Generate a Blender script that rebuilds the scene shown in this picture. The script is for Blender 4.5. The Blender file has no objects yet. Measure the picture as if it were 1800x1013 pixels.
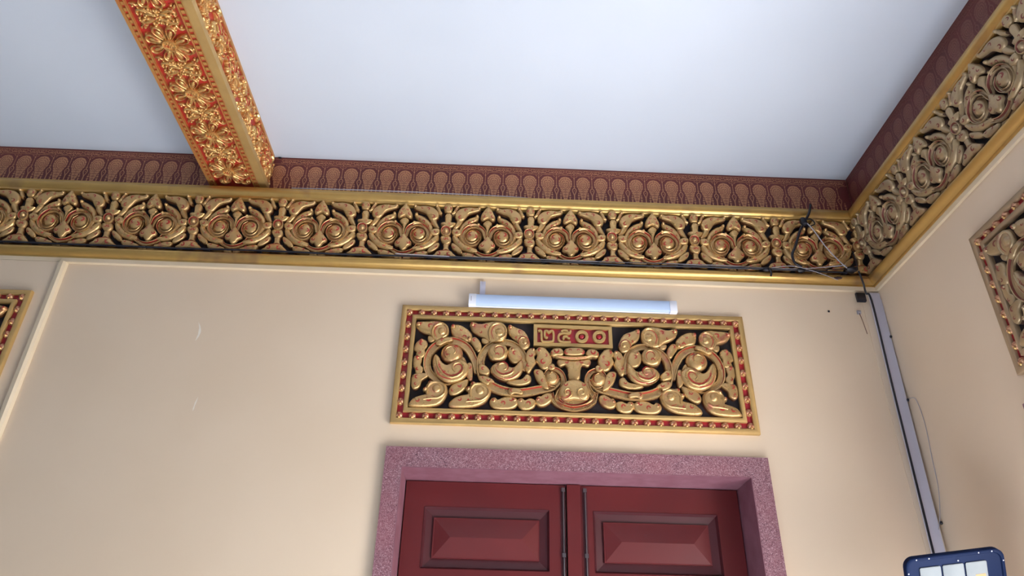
import bpy, math, random
from mathutils import Vector, Matrix
from mathutils.bvhtree import BVHTree
random.seed(7)
PI = math.pi
S = bpy.context.scene
COL = S.collection

# ------------------------------------------------------------------ camera
cd = bpy.data.cameras.new('camera'); cam = bpy.data.objects.new('camera', cd); COL.objects.link(cam)
S.camera = cam
cd.sensor_width = 36.0; cd.lens = 36.0 * 1279.27 / 1800.0; cd.clip_start = 0.05
cd.shift_y = 0.0
YAW, PITCH, ROLL = 0.026, 0.5303, 0.0231
fwd = Vector((math.sin(YAW) * math.cos(PITCH), math.cos(YAW) * math.cos(PITCH), math.sin(PITCH)))
rt0 = Vector((math.cos(YAW), -math.sin(YAW), 0))
up0 = rt0.cross(fwd)
rt = rt0 * math.cos(ROLL) + up0 * math.sin(ROLL)
up = rt.cross(fwd)
M3 = Matrix((rt, up, -fwd)).transposed()
cam.matrix_world = Matrix.Translation((-0.0199, -3.7068, 1.7897)) @ M3.to_4x4()

# ------------------------------------------------------------------ world, lights, exposure
w = bpy.data.worlds.new('world'); S.world = w; w.use_nodes = True
w.node_tree.nodes['Background'].inputs[0].default_value = (0.62, 0.79, 1.0, 1)
w.node_tree.nodes['Background'].inputs[1].default_value = 0.13
def area(name, loc, target, sx, sy, power, color):
    l = bpy.data.lights.new(name, 'AREA'); l.shape = 'RECTANGLE'; l.size = sx; l.size_y = sy
    l.energy = power; l.color = color
    o = bpy.data.objects.new(name, l); COL.objects.link(o); o.location = loc
    o.rotation_euler = (Vector(target) - Vector(loc)).to_track_quat('-Z', 'Y').to_euler()
    return o
# daylight entering through the open doorway in the right wall
area('daylight_side_door', (2.64, -1.85, 1.40), (-1.4, -2.15, 2.4), 1.75, 2.75, 145, (1.0, 0.98, 0.95))
area('rear_specular_fill', (-0.6, -8.4, 1.9), (0.0, 0, 3.4), 3.4, 2.6, 12, (0.95, 0.97, 1.0))  # unseen fill lamp added behind the camera for specular highlights
# low sun through the side doorway: a bright patch on the floor that lights the ceiling from below
sl_ = bpy.data.lights.new('sun', 'SUN'); sl_.energy = 56.0; sl_.angle = 0.02; sl_.color = (1.0, 0.98, 0.95)
so = bpy.data.objects.new('sun', sl_); COL.objects.link(so)
so.rotation_euler = Vector((-0.78, 0.08, -0.61)).to_track_quat('-Z', 'Y').to_euler()
vs = S.view_settings
S.display_settings.display_device = 'sRGB'
vs.view_transform = 'Standard'; vs.look = 'None'; vs.gamma = 1; vs.use_curve_mapping = False
vs.exposure = 0.0

# ------------------------------------------------------------------ materials
def lin(c):
    return tuple(((x / 255) / 12.92 if x / 255 <= 0.04045 else ((x / 255 + 0.055) / 1.055) ** 2.4) for x in c)
def mat(name, c1, c2=None, scale=8, rough=0.6, metal=0.0, bump=0.0, bscale=60, detail=4, lo=0.35, hi=0.65, c3=None, s3=20, r3=(0.6, 0.7), rough2=None, spec=0.5):
    m = bpy.data.materials.new(name); m.use_nodes = True
    nt = m.node_tree; N = nt.nodes; L = nt.links; p = N['Principled BSDF']
    p.inputs['Roughness'].default_value = rough; p.inputs['Metallic'].default_value = metal
    p.inputs['Specular IOR Level'].default_value = spec
    A = (*lin(c1), 1); p.inputs['Base Color'].default_value = A
    tc = N.new('ShaderNodeTexCoord')
    def noise(sc, de):
        n = N.new('ShaderNodeTexNoise'); n.inputs['Scale'].default_value = sc; n.inputs['Detail'].default_value = de
        L.new(tc.outputs['Object'], n.inputs['Vector']); return n
    if c2:
        n = noise(scale, detail); r = N.new('ShaderNodeValToRGB')
        r.color_ramp.elements[0].position = lo; r.color_ramp.elements[0].color = A
        r.color_ramp.elements[1].position = hi; r.color_ramp.elements[1].color = (*lin(c2), 1)
        L.new(n.outputs['Fac'], r.inputs['Fac']); out = r.outputs['Color']
        if rough2 is not None:
            mr = N.new('ShaderNodeMapRange'); mr.inputs['From Min'].default_value = lo; mr.inputs['From Max'].default_value = hi
            mr.inputs['To Min'].default_value = rough; mr.inputs['To Max'].default_value = rough2
            L.new(n.outputs['Fac'], mr.inputs['Value']); L.new(mr.outputs['Result'], p.inputs['Roughness'])
        if c3:
            n3 = noise(s3, 3); r3n = N.new('ShaderNodeMapRange'); r3n.inputs['From Min'].default_value = r3[0]; r3n.inputs['From Max'].default_value = r3[1]
            L.new(n3.outputs['Fac'], r3n.inputs['Value'])
            mx = N.new('ShaderNodeMix'); mx.data_type = 'RGBA'
            L.new(r3n.outputs['Result'], mx.inputs['Factor']); L.new(out, mx.inputs['A']); mx.inputs['B'].default_value = (*lin(c3), 1)
            out = mx.outputs['Result']
        L.new(out, p.inputs['Base Color'])
    if bump:
        b = N.new('ShaderNodeBump'); b.inputs['Strength'].default_value = bump; b.inputs['Distance'].default_value = 0.004
        nb = noise(bscale, 4); L.new(nb.outputs['Fac'], b.inputs['Height']); L.new(b.outputs['Normal'], p.inputs['Normal'])
    return m
GOLD = mat('gold_paint', (192, 156, 106), (204, 166, 108), 14, 0.34, 0.54, 0.30, 90, rough2=0.24, c3=(186, 120, 92), s3=16, r3=(0.60, 0.72))
SIDE = mat('gold_underpaint', (128, 88, 54), (108, 54, 38), 30, 0.5, 0.45, 0.3, 60)
RED = mat('red_line_paint', (176, 42, 34), (150, 50, 40), 40, 0.5)
CRIM = mat('crimson_channel_paint', (176, 30, 44), (150, 34, 44), 10, 0.42, 0, 0.1, 30)
PINKG = mat('pink_gold_paint', (206, 162, 122), (200, 140, 112), 60, 0.36, 0.5, 0.2, 60)
BLACK = mat('dark_backing', (26, 22, 28), (40, 32, 36), 12, 0.8)
MOULD = mat('gold_moulding_paint', (186, 150, 88), (202, 164, 94), 5, 0.36, 0.62, 0.12, 40, rough2=0.28, c3=(156, 122, 84), s3=5, r3=(0.55, 0.75))
FRAMEG = mat('matte_gold_frame_paint', (188, 154, 98), (200, 164, 104), 9, 0.5, 0.45, 0.2, 50)
BGOLD = mat('beam_gold_leaf', (208, 156, 94), (230, 190, 122), 26, 0.34, 0.60, 0.3, 80, c3=(196, 92, 60), s3=34, r3=(0.57, 0.70), rough2=0.24)
BRED = mat('beam_red_paint', (184, 42, 34), (168, 56, 42), 20, 0.45)
BEDGE = mat('beam_copper_gold', (204, 130, 74), (196, 150, 84), 24, 0.42, 0.4, 0.2, 60)
BAND = mat('maroon_band_paint', (112, 44, 42), (98, 36, 36), 3, 0.5)
STEN = mat('stencil_gold', (196, 138, 100), (184, 124, 90), 10, 0.45, 0.25)
WALL = mat('cream_wall_paint', (226, 205, 179), (221, 199, 172), 1.1, 0.55, 0, 0.05, 9, detail=2)
TRIM = mat('cream_trim_paint', (222, 204, 176), (216, 198, 168), 3, 0.5)
CEIL = mat('white_ceiling_paint', (210, 219, 232), (206, 215, 228), 1.2, 0.6, detail=2)
DOORM = mat('maroon_door_paint', (98, 32, 33), (90, 30, 32), 2.5, 0.36, 0, 0.05, 12)
DOORD = mat('dark_plum_moulding_paint', (76, 31, 36), (70, 29, 34), 4, 0.38)
PLAST = mat('white_plastic', (224, 226, 236), None, rough=0.35)
DIFF = mat('frosted_diffuser', (186, 206, 236), None, rough=0.6)
TRUNK = mat('lilac_white_plastic', (202, 200, 216), None, rough=0.45)
CABLE = mat('black_cable_sheath', (22, 22, 32), None, rough=0.4)
GREYC = mat('grey_wire_sheath', (168, 164, 172), None, rough=0.5)
NAVY = mat('navy_enamel', (9, 24, 54), (11, 29, 64), 3, 0.6, spec=0.12)
REFL = mat('reflector_cell', (132, 138, 140), (120, 127, 131), 6, 0.55, spec=0.3)
CHIP = mat('yellow_phosphor', (176, 136, 88), None, rough=0.5)
STEEL = mat('dull_steel', (112, 104, 108), None, rough=0.4, metal=0.8)
FLOORM = mat('pale_floor_stone', (190, 196, 206), (180, 186, 196), 2, 0.6)
CHIPM = mat('bare_plaster', (236, 226, 212), None, rough=0.8)

def terrazzo():
    m = bpy.data.materials.new('mauve_terrazzo'); m.use_nodes = True
    nt = m.node_tree; N = nt.nodes; L = nt.links; p = N['Principled BSDF']; p.inputs['Roughness'].default_value = 0.6
    tc = N.new('ShaderNodeTexCoord')
    v = N.new('ShaderNodeTexVoronoi'); v.inputs['Scale'].default_value = 290; L.new(tc.outputs['Object'], v.inputs['Vector'])
    sep = N.new('ShaderNodeSeparateColor'); L.new(v.outputs['Color'], sep.inputs[0])
    r = N.new('ShaderNodeValToRGB'); r.color_ramp.interpolation = 'CONSTANT'
    els = [(0, (134, 92, 102)), (0.34, (150, 112, 120)), (0.62, (114, 74, 84)), (0.82, (182, 148, 154)), (0.91, (86, 54, 64))]
    cr = r.color_ramp
    cr.elements[0].position = 0; cr.elements[0].color = (*lin(els[0][1]), 1)
    cr.elements[1].position = els[1][0]; cr.elements[1].color = (*lin(els[1][1]), 1)
    for q, c in els[2:]:
        e = cr.elements.new(q); e.color = (*lin(c), 1)
    L.new(sep.outputs[0], r.inputs['Fac'])
    n = N.new('ShaderNodeTexNoise'); n.inputs['Scale'].default_value = 4; L.new(tc.outputs['Object'], n.inputs['Vector'])
    mx = N.new('ShaderNodeMix'); mx.data_type = 'RGBA'; mx.blend_type = 'MIX'
    mr = N.new('ShaderNodeMapRange'); mr.inputs['From Min'].default_value = 0.4; mr.inputs['From Max'].default_value = 0.7; mr.inputs['To Max'].default_value = 0.35
    L.new(n.outputs['Fac'], mr.inputs['Value']); L.new(mr.outputs['Result'], mx.inputs['Factor'])
    L.new(r.outputs['Color'], mx.inputs['A']); mx.inputs['B'].default_value = (*lin((150, 84, 92)), 1)
    L.new(mx.outputs['Result'], p.inputs['Base Color'])
    b = N.new('ShaderNodeBump'); b.inputs['Strength'].default_value = 0.4; b.inputs['Distance'].default_value = 0.002
    L.new(v.outputs['Distance'], b.inputs['Height']); L.new(b.outputs['Normal'], p.inputs['Normal'])
    return m
TERR = terrazzo()
STENM = mat('maroon_stencil_ground', (108, 46, 42), None, rough=0.5)
MAUVE = mat('mauve_reveal_paint', (140, 96, 108), (126, 80, 92), 12, 0.55, 0, 0.1, 80)

# ------------------------------------------------------------------ mesh helpers
class MB:
    """collects faces; local frame x = along the wall, y = minus the relief height, z = up"""
    def __init__(s): s.v = []; s.f = []; s.m = []
    def add(s, vs, fs, mi=0, ms=None):
        o = len(s.v); s.v += [tuple(x) for x in vs]; s.f += [tuple(i + o for i in f) for f in fs]
        s.m += ms if ms else [mi] * len(fs)
    def box(s, x0, x1, y0, y1, z0, z1, mi=0):
        v = [(x0, y0, z0), (x1, y0, z0), (x1, y1, z0), (x0, y1, z0), (x0, y0, z1), (x1, y0, z1), (x1, y1, z1), (x0, y1, z1)]
        s.add(v, [(0, 3, 2, 1), (4, 5, 6, 7), (0, 1, 5, 4), (1, 2, 6, 5), (2, 3, 7, 6), (3, 0, 4, 7)], mi)
        return s
def mesh(mb, name, mats, smooth=True, xf=None):
    me = bpy.data.meshes.new(name)
    v = [xf(*p) for p in mb.v] if xf else mb.v
    me.from_pydata(v, [], mb.f)
    for m in (mats if isinstance(mats, (list, tuple)) else [mats]): me.materials.append(m)
    me.polygons.foreach_set('material_index', mb.m)
    if smooth:
        me.polygons.foreach_set('use_smooth', [True] * len(me.polygons))
        me.set_sharp_from_angle(angle=math.radians(48))
    me.update(); return me
def obj(name, me, parent=None, loc=(0, 0, 0), rot=(0, 0, 0)):
    o = bpy.data.objects.new(name, me); COL.objects.link(o); o.location = loc; o.rotation_euler = rot
    if parent: o.parent = parent
    return o
def tag(o, label=None, cat=None, group=None, kind=None):
    if label: o['label'] = label
    if cat: o['category'] = cat
    if group: o['group'] = group
    if kind: o['kind'] = kind
    return o
def struct(name, mb, m, parent=None, smooth=False):
    o = obj(name, mesh(mb, name, m, smooth), parent)
    if not parent: o['kind'] = 'structure'
    return o
def empty(name, loc=(0, 0, 0), rz=0.0):
    o = bpy.data.objects.new(name, None); COL.objects.link(o); o.location = loc; o.rotation_euler = (0, 0, rz)
    o.empty_display_size = 0.1; return o
def cm(pts, n, closed=False):
    """Catmull-Rom resampling of a 2D/3D polyline with n points"""
    P = [Vector(p) for p in pts]; k = len(P); out = []
    segs = k if closed else k - 1
    for i in range(n):
        t = i * segs / (n if closed else n - 1); j = min(int(t), segs - 1); f = t - j
        if closed: a, b, c, d = P[(j - 1) % k], P[j], P[(j + 1) % k], P[(j + 2) % k]
        else: a, b, c, d = P[max(j - 1, 0)], P[j], P[j + 1], P[min(j + 2, k - 1)]
        out.append(0.5 * ((2 * b) + (c - a) * f + (2 * a - 5 * b + 4 * c - d) * f * f + (3 * b - a - 3 * c + d) * f ** 3))
    return out
PROF = {
 'dome': ([(-1, 0), (-1, .42), (-.86, .72), (-.5, .94), (0, 1), (.5, .94), (.86, .72), (1, .42), (1, 0)], [1, 0, 0, 0, 0, 0, 0, 1]),
 'ridge': ([(-1, 0), (-1, .45), (-.55, .72), (0, 1), (.55, .72), (1, .45), (1, 0)], [1, 0, 0, 0, 0, 1]),
 'groove': ([(-1, 0), (-1, .74), (-.84, 1), (-.62, .96), (-.5, .66), (0, .6), (.5, .66), (.62, .96), (.84, 1), (1, .74), (1, 0)], [1, 0, 0, 2, 0, 0, 0, 0, 0, 1]),
 'groove2': ([(-1, 0), (-1, .74), (-.84, 1), (-.62, .96), (-.5, .66), (0, .74), (.5, .66), (.62, .96), (.84, 1), (1, .74), (1, 0)], [1, 0, 0, 2, 0, 0, 2, 0, 0, 1]),
 'flat': ([(-1, 0), (-1, .86), (-.8, 1), (.8, 1), (1, .86), (1, 0)], [1, 0, 0, 0, 1]),
}
def sweep(mb, pts, ws, h, prof='dome', n=18, base=0.0, endh=0.55, cap=True):
    C = cm(pts, n); pr, pm = PROF[prof]; vs = []; K = len(pr)
    wl = [w[0] for w in cm([(x, 0) for x in ws], n)]; wm = max(ws)
    for i, c in enumerate(C):
        t = (C[min(i + 1, n - 1)] - C[max(i - 1, 0)]); t = t.normalized() if t.length > 1e-9 else Vector((1, 0))
        nx, ny = -t.y, t.x; hw = max(wl[i], 0.0006) / 2
        hh = h * (endh + (1 - endh) * math.sqrt(max(0, min(1, wl[i] / wm))))
        for s_, k in pr: vs.append((c.x + nx * hw * s_, -(base + (hh - base) * k), c.y + ny * hw * s_))
    fs = []; ms = []
    for i in range(n - 1):
        for j in range(K - 1):
            a = i * K + j; fs.append((a, a + 1, a + K + 1, a + K)); ms.append(pm[j])
    if cap: fs += [tuple(range(K))[::-1], tuple(range((n - 1) * K, n * K))]; ms += [1, 1]
    mb.add(vs, fs, ms=ms)
RINGS = [(0, 0.0), (0.0, 0.58), (0.05, .78), (0.13, .90), (0.32, .97), (0.80, 1.0)]
def blob(mb, out, h, spine=None, n=26, base=0.0, flatm=0, rings=RINGS, dish=0.0):
    O = cm(out, n, True); c = sum(O, Vector((0, 0))) / n
    if spine is None:
        # principal axis
        sxx = sum((p.x - c.x) ** 2 for p in O); syy = sum((p.y - c.y) ** 2 for p in O); sxy = sum((p.x - c.x) * (p.y - c.y) for p in O)
        a = 0.5 * math.atan2(2 * sxy, sxx - syy); d = Vector((math.cos(a), math.sin(a)))
        pr = [(p - c).dot(d) for p in O]; sp = [c + d * min(pr) * 0.45, c + d * max(pr) * 0.45]
    else: sp = [Vector(q) for q in spine]
    tg = []
    for p in O:
        best = None
        for a, b in zip(sp[:-1], sp[1:]) if len(sp) > 1 else [(sp[0], sp[0])]:
            ab = b - a; t = 0 if ab.length < 1e-9 else max(0, min(1, (p - a).dot(ab) / ab.dot(ab))); q = a + ab * t
            if best is None or (p - q).length < (p - best).length: best = q
        tg.append(best)
    vs = []
    for f, k in rings:
        for p, q in zip(O, tg):
            r = p.lerp(q, f); vs.append((r.x, -(base + (h - base) * (k - dish * max(0, f - .2))), r.y))
    fs = []; ms = []
    area2 = sum(O[i].x * O[(i + 1) % n].y - O[(i + 1) % n].x * O[i].y for i in range(n))
    for r in range(len(rings) - 1):
        for i in range(n):
            a = r * n + i; b = r * n + (i + 1) % n
            f = (a, b, b + n, a + n); fs.append(f if area2 > 0 else f[::-1]); ms.append(1 if r == 0 else flatm)
    top = tuple(range((len(rings) - 1) * n, len(rings) * n)); fs.append(top if area2 > 0 else top[::-1]); ms.append(flatm)
    mb.add(vs, fs, ms=ms); return sp
def circ(x, y, r, r2=None, n=12):
    r2 = r2 or r; return [(x + r * math.cos(2 * PI * i / n), y + r2 * math.sin(2 * PI * i / n)) for i in range(n)]
BR = [(0, 0), (0, .45), (.12, .68), (.3, .85), (.55, .96), (.85, 1)]
def ball(mb, x, y, r, h, r2=None, n=20, base=0.0): blob(mb, circ(x, y, r, r2), h, [(x, y)], n, base, rings=BR)
def spiral(x, y, r0, r1, a0, turns, n=14):
    return [(x + (r0 + (r1 - r0) * i / (n - 1)) * math.cos(a0 + turns * 2 * PI * i / (n - 1)), y + (r0 + (r1 - r0) * i / (n - 1)) * math.sin(a0 + turns * 2 * PI * i / (n - 1))) for i in range(n)]
def surf(mb):
    return BVHTree.FromPolygons([Vector(p) for p in mb.v], mb.f)
def stroke(mb, bvh, pts, ws, mi=2, n=12, lift=0.0010):
    """painted line lying on the carved surface"""
    C = cm(pts, n); wl = [w[0] for w in cm([(x, 0) for x in ws], n)]; vs = []
    for i, c in enumerate(C):
        t = (C[min(i + 1, n - 1)] - C[max(i - 1, 0)]); t = t.normalized() if t.length > 1e-9 else Vector((1, 0))
        for s_ in (-1, 0, 1):
            q = Vector((c.x - t.y * wl[i] / 2 * s_, -1, c.y + t.x * wl[i] / 2 * s_))
            hit = bvh.ray_cast(q, Vector((0, 1, 0)), 2)
            y = hit[0].y if hit[0] is not None else None
            vs.append([q.x, y, q.z, s_])
    ys = [q[1] for q in vs if q[1] is not None]
    if len(ys) < len(vs) * 0.8: return
    m = sum(ys) / len(ys)
    vs = [(q[0], (q[1] if q[1] is not None and q[1] < m + 0.006 else m) - (lift if q[3] == 0 else lift * .55), q[2]) for q in vs]
    fs = []
    for i in range(n - 1):
        for j in range(2): a = i * 3 + j; fs.append((a, a + 1, a + 4, a + 3))
    mb.add(vs, fs, mi)
def rib(mb, bvh, pts, wd, lift=.005, n=18):
    """raised rounded rib following a carved surface, with a red crease along one side"""
    C = cm(pts, n); rows = []
    prof = ((-1, -.3), (-.75, .6), (0, 1), (.75, .6), (1, -.3))
    for i, c in enumerate(C):
        t = (C[min(i + 1, n - 1)] - C[max(i - 1, 0)]); t = t.normalized() if t.length > 1e-9 else Vector((1, 0))
        hit = bvh.ray_cast(Vector((c.x, -1, c.y)), Vector((0, 1, 0)), 2)
        if hit[0] is None: continue
        k = .35 + .65 * math.sin(PI * (i + 1) / (n + 1)) ** .6
        rows.append([(c.x - t.y * wd / 2 * s_ * k, hit[0].y - lift * q * k, c.y + t.x * wd / 2 * s_ * k) for s_, q in prof])
    if len(rows) < 4: return
    vs = [p for r_ in rows for p in r_]; m = len(rows)
    mb.add(vs, [(i * 5 + j, i * 5 + j + 1, i * 5 + j + 6, i * 5 + j + 5) for i in range(m - 1) for j in range(4)], 0)
    stroke(mb, bvh, [(C[i].x - (C[min(i + 1, n - 1)] - C[max(i - 1, 0)]).normalized().y * wd * .72, C[i].y + (C[min(i + 1, n - 1)] - C[max(i - 1, 0)]).normalized().x * wd * .72) for i in range(1, n - 1, 2)], [wd * .15, wd * .5, wd * .5, wd * .15], 2, n, .0012)
def comma(mb, bvh, x, y, r, a, flip=1, turns=0.62, wd=None, mi=2):
    p = spiral(x, y, r, r * .35, a, turns * flip, 8); wd = wd or r * .56
    p = p[::1]; stroke(mb, bvh, p, [wd * .25, wd * .9, wd, wd * .75, wd * 1.25], mi, lift=.0016)
CM = [GOLD, SIDE, RED]
DUST_SHADE = mat('dusty_shaded_gold_paint', (166, 144, 112), (178, 154, 116), 14, 0.42, 0.40, 0.3, 90, rough2=0.32, c3=(150, 108, 92), s3=16, r3=(0.60, 0.72))  # right-wall copies of the paints: dust and shade mixed into the colour
DSIDE = mat('dusty_shaded_underpaint', (104, 82, 66), (88, 62, 54), 30, 0.6, 0.2, 0.3, 60)
DRED = mat('dusty_shaded_red_line_paint', (138, 66, 56), (124, 70, 58), 40, 0.6)
DFRM = mat('dusty_shaded_frame_paint', (166, 142, 112), (176, 150, 118), 9, 0.55, 0.3, 0.2, 50)
def dust_and_shade(o):
    """the right-hand wall's carving takes duller copies of the paints, with dust and shade mixed into the colour"""
    sw = {GOLD: DUST_SHADE, SIDE: DSIDE, RED: DRED, FRAMEG: DFRM}
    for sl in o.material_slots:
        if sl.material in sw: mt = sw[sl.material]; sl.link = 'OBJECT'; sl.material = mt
    for c in o.children: dust_and_shade(c)

# --- a "piece" is a small carved mesh; made in drawing coordinates, mirrored on request
PH_ = 0.046
class Piece:
    def __init__(s, name, T, sc): s.name = name; s.T = T; s.mb = MB(); s.sc = sc; s.marks = []
    def t(s, pts): return [s.T(*p) for p in pts]
    def blob(s, out, h, spine=None, **k): blob(s.mb, s.t(out), h, s.t(spine) if spine else None, **k); return s
    def sweep(s, pts, ws, h, prof='dome', **k): sweep(s.mb, s.t(pts), [w * s.sc for w in ws], h, prof, **k); return s
    def ball(s, x, y, r, h, r2=None, **k):
        x, y = s.T(x, y); ball(s.mb, x, y, r * s.sc, h, (r2 or r) * s.sc, **k); return s
    def ring(s, x, y, r, wd, h, prof='groove', a0=0, turns=1, r1=None, n=30, **k):
        x, y = s.T(x, y); r1 = r if r1 is None else r1
        sweep(s.mb, spiral(x, y, r * s.sc, r1 * s.sc, a0, turns, 16), [wd * s.sc * .5, wd * s.sc, wd * s.sc, wd * s.sc * .8], h, prof, n=n, **k); return s
    def com(s, x, y, r, a, flip=1, **k): s.marks.append(('c', x, y, r, a, flip, k)); return s
    def line(s, pts, ws): s.marks.append(('l', pts, ws)); return s
    def rib(s, pts, w, lift=.005): s.marks.append(('r', pts, w, lift)); return s
    def tip(s, x, y, r, lift=.007): return s.ball(x, y, r, PH_ + lift).com(x, y, r * .6, 40, 1)
    def srib(s, x, y, r, w=6, a0=200, turns=.85, flip=1, lift=.005): return s.rib(spiral(x, y, r, r * .45, math.radians(a0), turns * flip, 12), w, lift)
    def done(s, xf=None, mats=CM, prefix=''):
        if s.marks:
            b = surf(s.mb)
            for m in s.marks:
                if m[0] == 'c':
                    x, y = s.T(m[1], m[2]); comma(s.mb, b, x, y, m[3] * s.sc, math.radians(m[4]), m[5], **m[6])
                elif m[0] == 'r': rib(s.mb, b, s.t(m[1]), m[2] * s.sc, m[3])
                else: stroke(s.mb, b, s.t(m[1]), [q * s.sc for q in m[2]], n=16)
        g = getattr(s, 'grow', 1.0)
        if g != 1.0:
            xs = [p[0] for p in s.mb.v]; zs = [p[2] for p in s.mb.v]; cx = (min(xs) + max(xs)) / 2; cz = (min(zs) + max(zs)) / 2
            s.mb.v = [(cx + (x - cx) * g, y, cz + (z - cz) * g) for x, y, z in s.mb.v]
        s.me = mesh(s.mb, s.name, mats, True, xf)
        f2 = MB(); f2.v = [(-x, y, z) for x, y, z in s.mb.v]; f2.f = [f[::-1] for f in s.mb.f]; f2.m = s.mb.m
        s.mm = mesh(f2, s.name, mats, True, xf); return s

# ================================================================== SETTING
RX = 2.27; CEILZ = 4.876; BX0 = -6.2; FY = -9.0
DZ = 2.974; DX0, DX1 = -0.5546, 1.433; IX0, IX1, IZ = -0.4646, 1.330, 2.867
struct('floor', MB().box(BX0 - .3, RX + 2.2, FY - .3, 0.4, -0.2, 0), FLOORM)
struct('ceiling', MB().box(BX0 - .3, RX + 0.45, FY - .3, 0.4, CEILZ, CEILZ + 0.15), CEIL)
m = MB(); m.box(BX0, IX0 - .004, 0, 0.4, 0, CEILZ); m.box(IX1 + .004, RX + .45, 0, 0.4, 0, CEILZ); m.box(IX0 - .004, IX1 + .004, 0, 0.4, IZ + .004, CEILZ)
m.box(IX0 - .004, IX1 + .004, 0.32, 0.4, 0, IZ + .004)
wb = struct('wall_back', m, WALL)
D2A, D2B = -0.953, -2.75      # clear opening of the side doorway along y
m = MB(); m.box(RX, RX + .35, D2A + .02, 0, 0, CEILZ); m.box(RX, RX + .35, FY, D2B - .02, 0, CEILZ); m.box(RX, RX + .35, D2B - .02, D2A + .02, IZ + .02, CEILZ)
wr = struct('wall_right', m, WALL)
# proud pilaster bay at the left, and thin raised borders of the wall fields
struct('trim_1', MB().box(BX0, -2.545, -0.022, 0.0, 0, 4.018), WALL)
m = MB(); m.box(BX0, RX, -0.0225, 0.0, 4.020, 4.05); struct('trim_2', m, TRIM)
m = MB(); m.box(RX - 0.016, RX, FY, -0.023, 4.020, 4.05); struct('trim_3', m, TRIM)
m = MB(); m.box(2.165, RX - .001, -0.004, 0.0, 0, 4.018); struct('trim_4', m, WALL)
# bead along the pilaster edge
m = MB(); m.add([(-2.570, -.022, 0), (-2.562, -.034, 0), (-2.540, -.036, 0), (-2.528, -.024, 0), (-2.526, 0, 0), (-2.570, -.022, 4.018), (-2.562, -.034, 4.018), (-2.540, -.036, 4.018), (-2.528, -.024, 4.018), (-2.526, 0, 4.018)], [(i, i + 1, i + 6, i + 5) for i in range(4)]); struct('trim_5', m, TRIM)

# ================================================================== PAINTED BAND with gold stencil ornaments
def ribbon(mb, pts, w, n=14, closed=False):
    C = cm(pts, n, closed); vs = []; K = len(C)
    for i, c in enumerate(C):
        a = C[(i - 1) % K] if closed else C[max(i - 1, 0)]; b = C[(i + 1) % K] if closed else C[min(i + 1, K - 1)]
        t = (b - a).normalized(); vs += [(c.x + t.y * w / 2, -.0006, c.y - t.x * w / 2), (c.x - t.y * w / 2, -.0006, c.y + t.x * w / 2)]
    fs = [(2 * i, 2 * i + 2, 2 * i + 3, 2 * i + 1) for i in range(K - 1)]
    if closed: fs.append((2 * K - 2, 0, 1, 2 * K - 1))
    mb.add(vs, fs)
def disc(mb, x, y, r, r2=None, n=6, a0=0.0):
    r2 = r2 or r; vs = [(x + r * math.cos(a0 + 2 * PI * i / n), -.0006, y + r2 * math.sin(a0 + 2 * PI * i / n)) for i in range(n)]
    mb.add(vs, [tuple(range(n))])
SW = 0.1148
def teardrop(k):   # outline of the inverted drop scaled by k about its middle
    P = [(0, .185), (.022, .183), (.038, .168), (.043, .145), (.038, .118), (.028, .085), (.018, .05), (.010, .015), (0, -.01),
         (-.010, .015), (-.018, .05), (-.028, .085), (-.038, .118), (-.043, .145), (-.038, .168), (-.022, .183)]
    return [(x * k, .125 + (y - .125) * (k * .5 + .5 if k < 1 else k)) for x, y in P]
mb = MB(); mg = MB()
def line(pts, w, n=12, closed=False):       # a line of bare maroon ground left between the gold leaves
    ribbon(mb, pts, w * 1.3, n, closed)
    k = len(cm(pts, n, closed)); k2 = 2 * k
    for i in range(len(mb.v) - k2, len(mb.v)): mb.v[i] = (mb.v[i][0], -.0011, mb.v[i][2])
    nf = k if closed else k - 1
    for i in range(len(mb.m) - nf, len(mb.m)): mb.m[i] = 1
DW = [(.198, .004), (.192, .020), (.180, .033), (.165, .040), (.145, .043), (.125, .040), (.105, .034), (.085, .027), (.065, .021), (.045, .016), (.025, .012), (.005, .009), (-.01, .008)]
L_ = [(-(w + (.0028 if i % 2 else 0)), z) for i, (z, w) in enumerate(DW)]
O = L_ + [(-x, z) for x, z in L_[::-1]]
n_ = len(DW); mb.add([(x, -.0006, z) for x, z in O], [(i, i + 1, 2 * n_ - 2 - i, 2 * n_ - 1 - i) for i in range(n_ - 1)])
for s in (-1, 1):
    line([(s * x, y) for x, y in [(.003, .104), (.014, .112), (.022, .130), (.021, .152), (.012, .164), (.004, .158)]], .0026)
    line([(s * x, y) for x, y in [(.006, .120), (.012, .132), (.010, .148), (.005, .142)]], .0022, 9)
    line([(s * x, y) for x, y in [(.008, .180), (.022, .174), (.031, .160), (.033, .140), (.028, .118), (.018, .102)]], .0024, 14)
    for q, (x0_, z0_, x1_, z1_) in enumerate([(.034, .168, .040, .174), (.036, .150, .044, .154), (.035, .130, .043, .131), (.030, .112, .038, .110), (.024, .094, .031, .090), (.019, .076, .025, .071)]):
        line([(s * x0_, z0_), (s * x1_, z1_)], .0026, 2)
    line([(s * .001, .088), (s * .009, .094), (s * .018, .090)], .0026, 6)
    line([(s * .001, .068), (s * .008, .076), (s * .015, .070)], .0026, 6)
    line([(s * .001, .046), (s * .006, .054), (s * .012, .050)], .0024, 6)
    line([(s * .001, .024), (s * .005, .032), (s * .009, .028)], .0024, 5)
line([(0, .112), (0, .128), (0, .150)], .0020, 3); line([(0, .172), (0, .192)], .0020, 2)
for z_ in (.098, .079, .058, .036, .012): line(circ(0, z_, .0030, .0040, 4), .0016, 6, True)
DROP = mesh(mb, 'stencil_drop', [STEN, STENM], False)
mb = MB()
ribbon(mb, [(0, .205), (0, .18), (0, .15), (0, .125)], .0032, 5); disc(mb, 0, .186, .006, .007, 4); disc(mb, 0, .122, .009, .004, 4)
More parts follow.
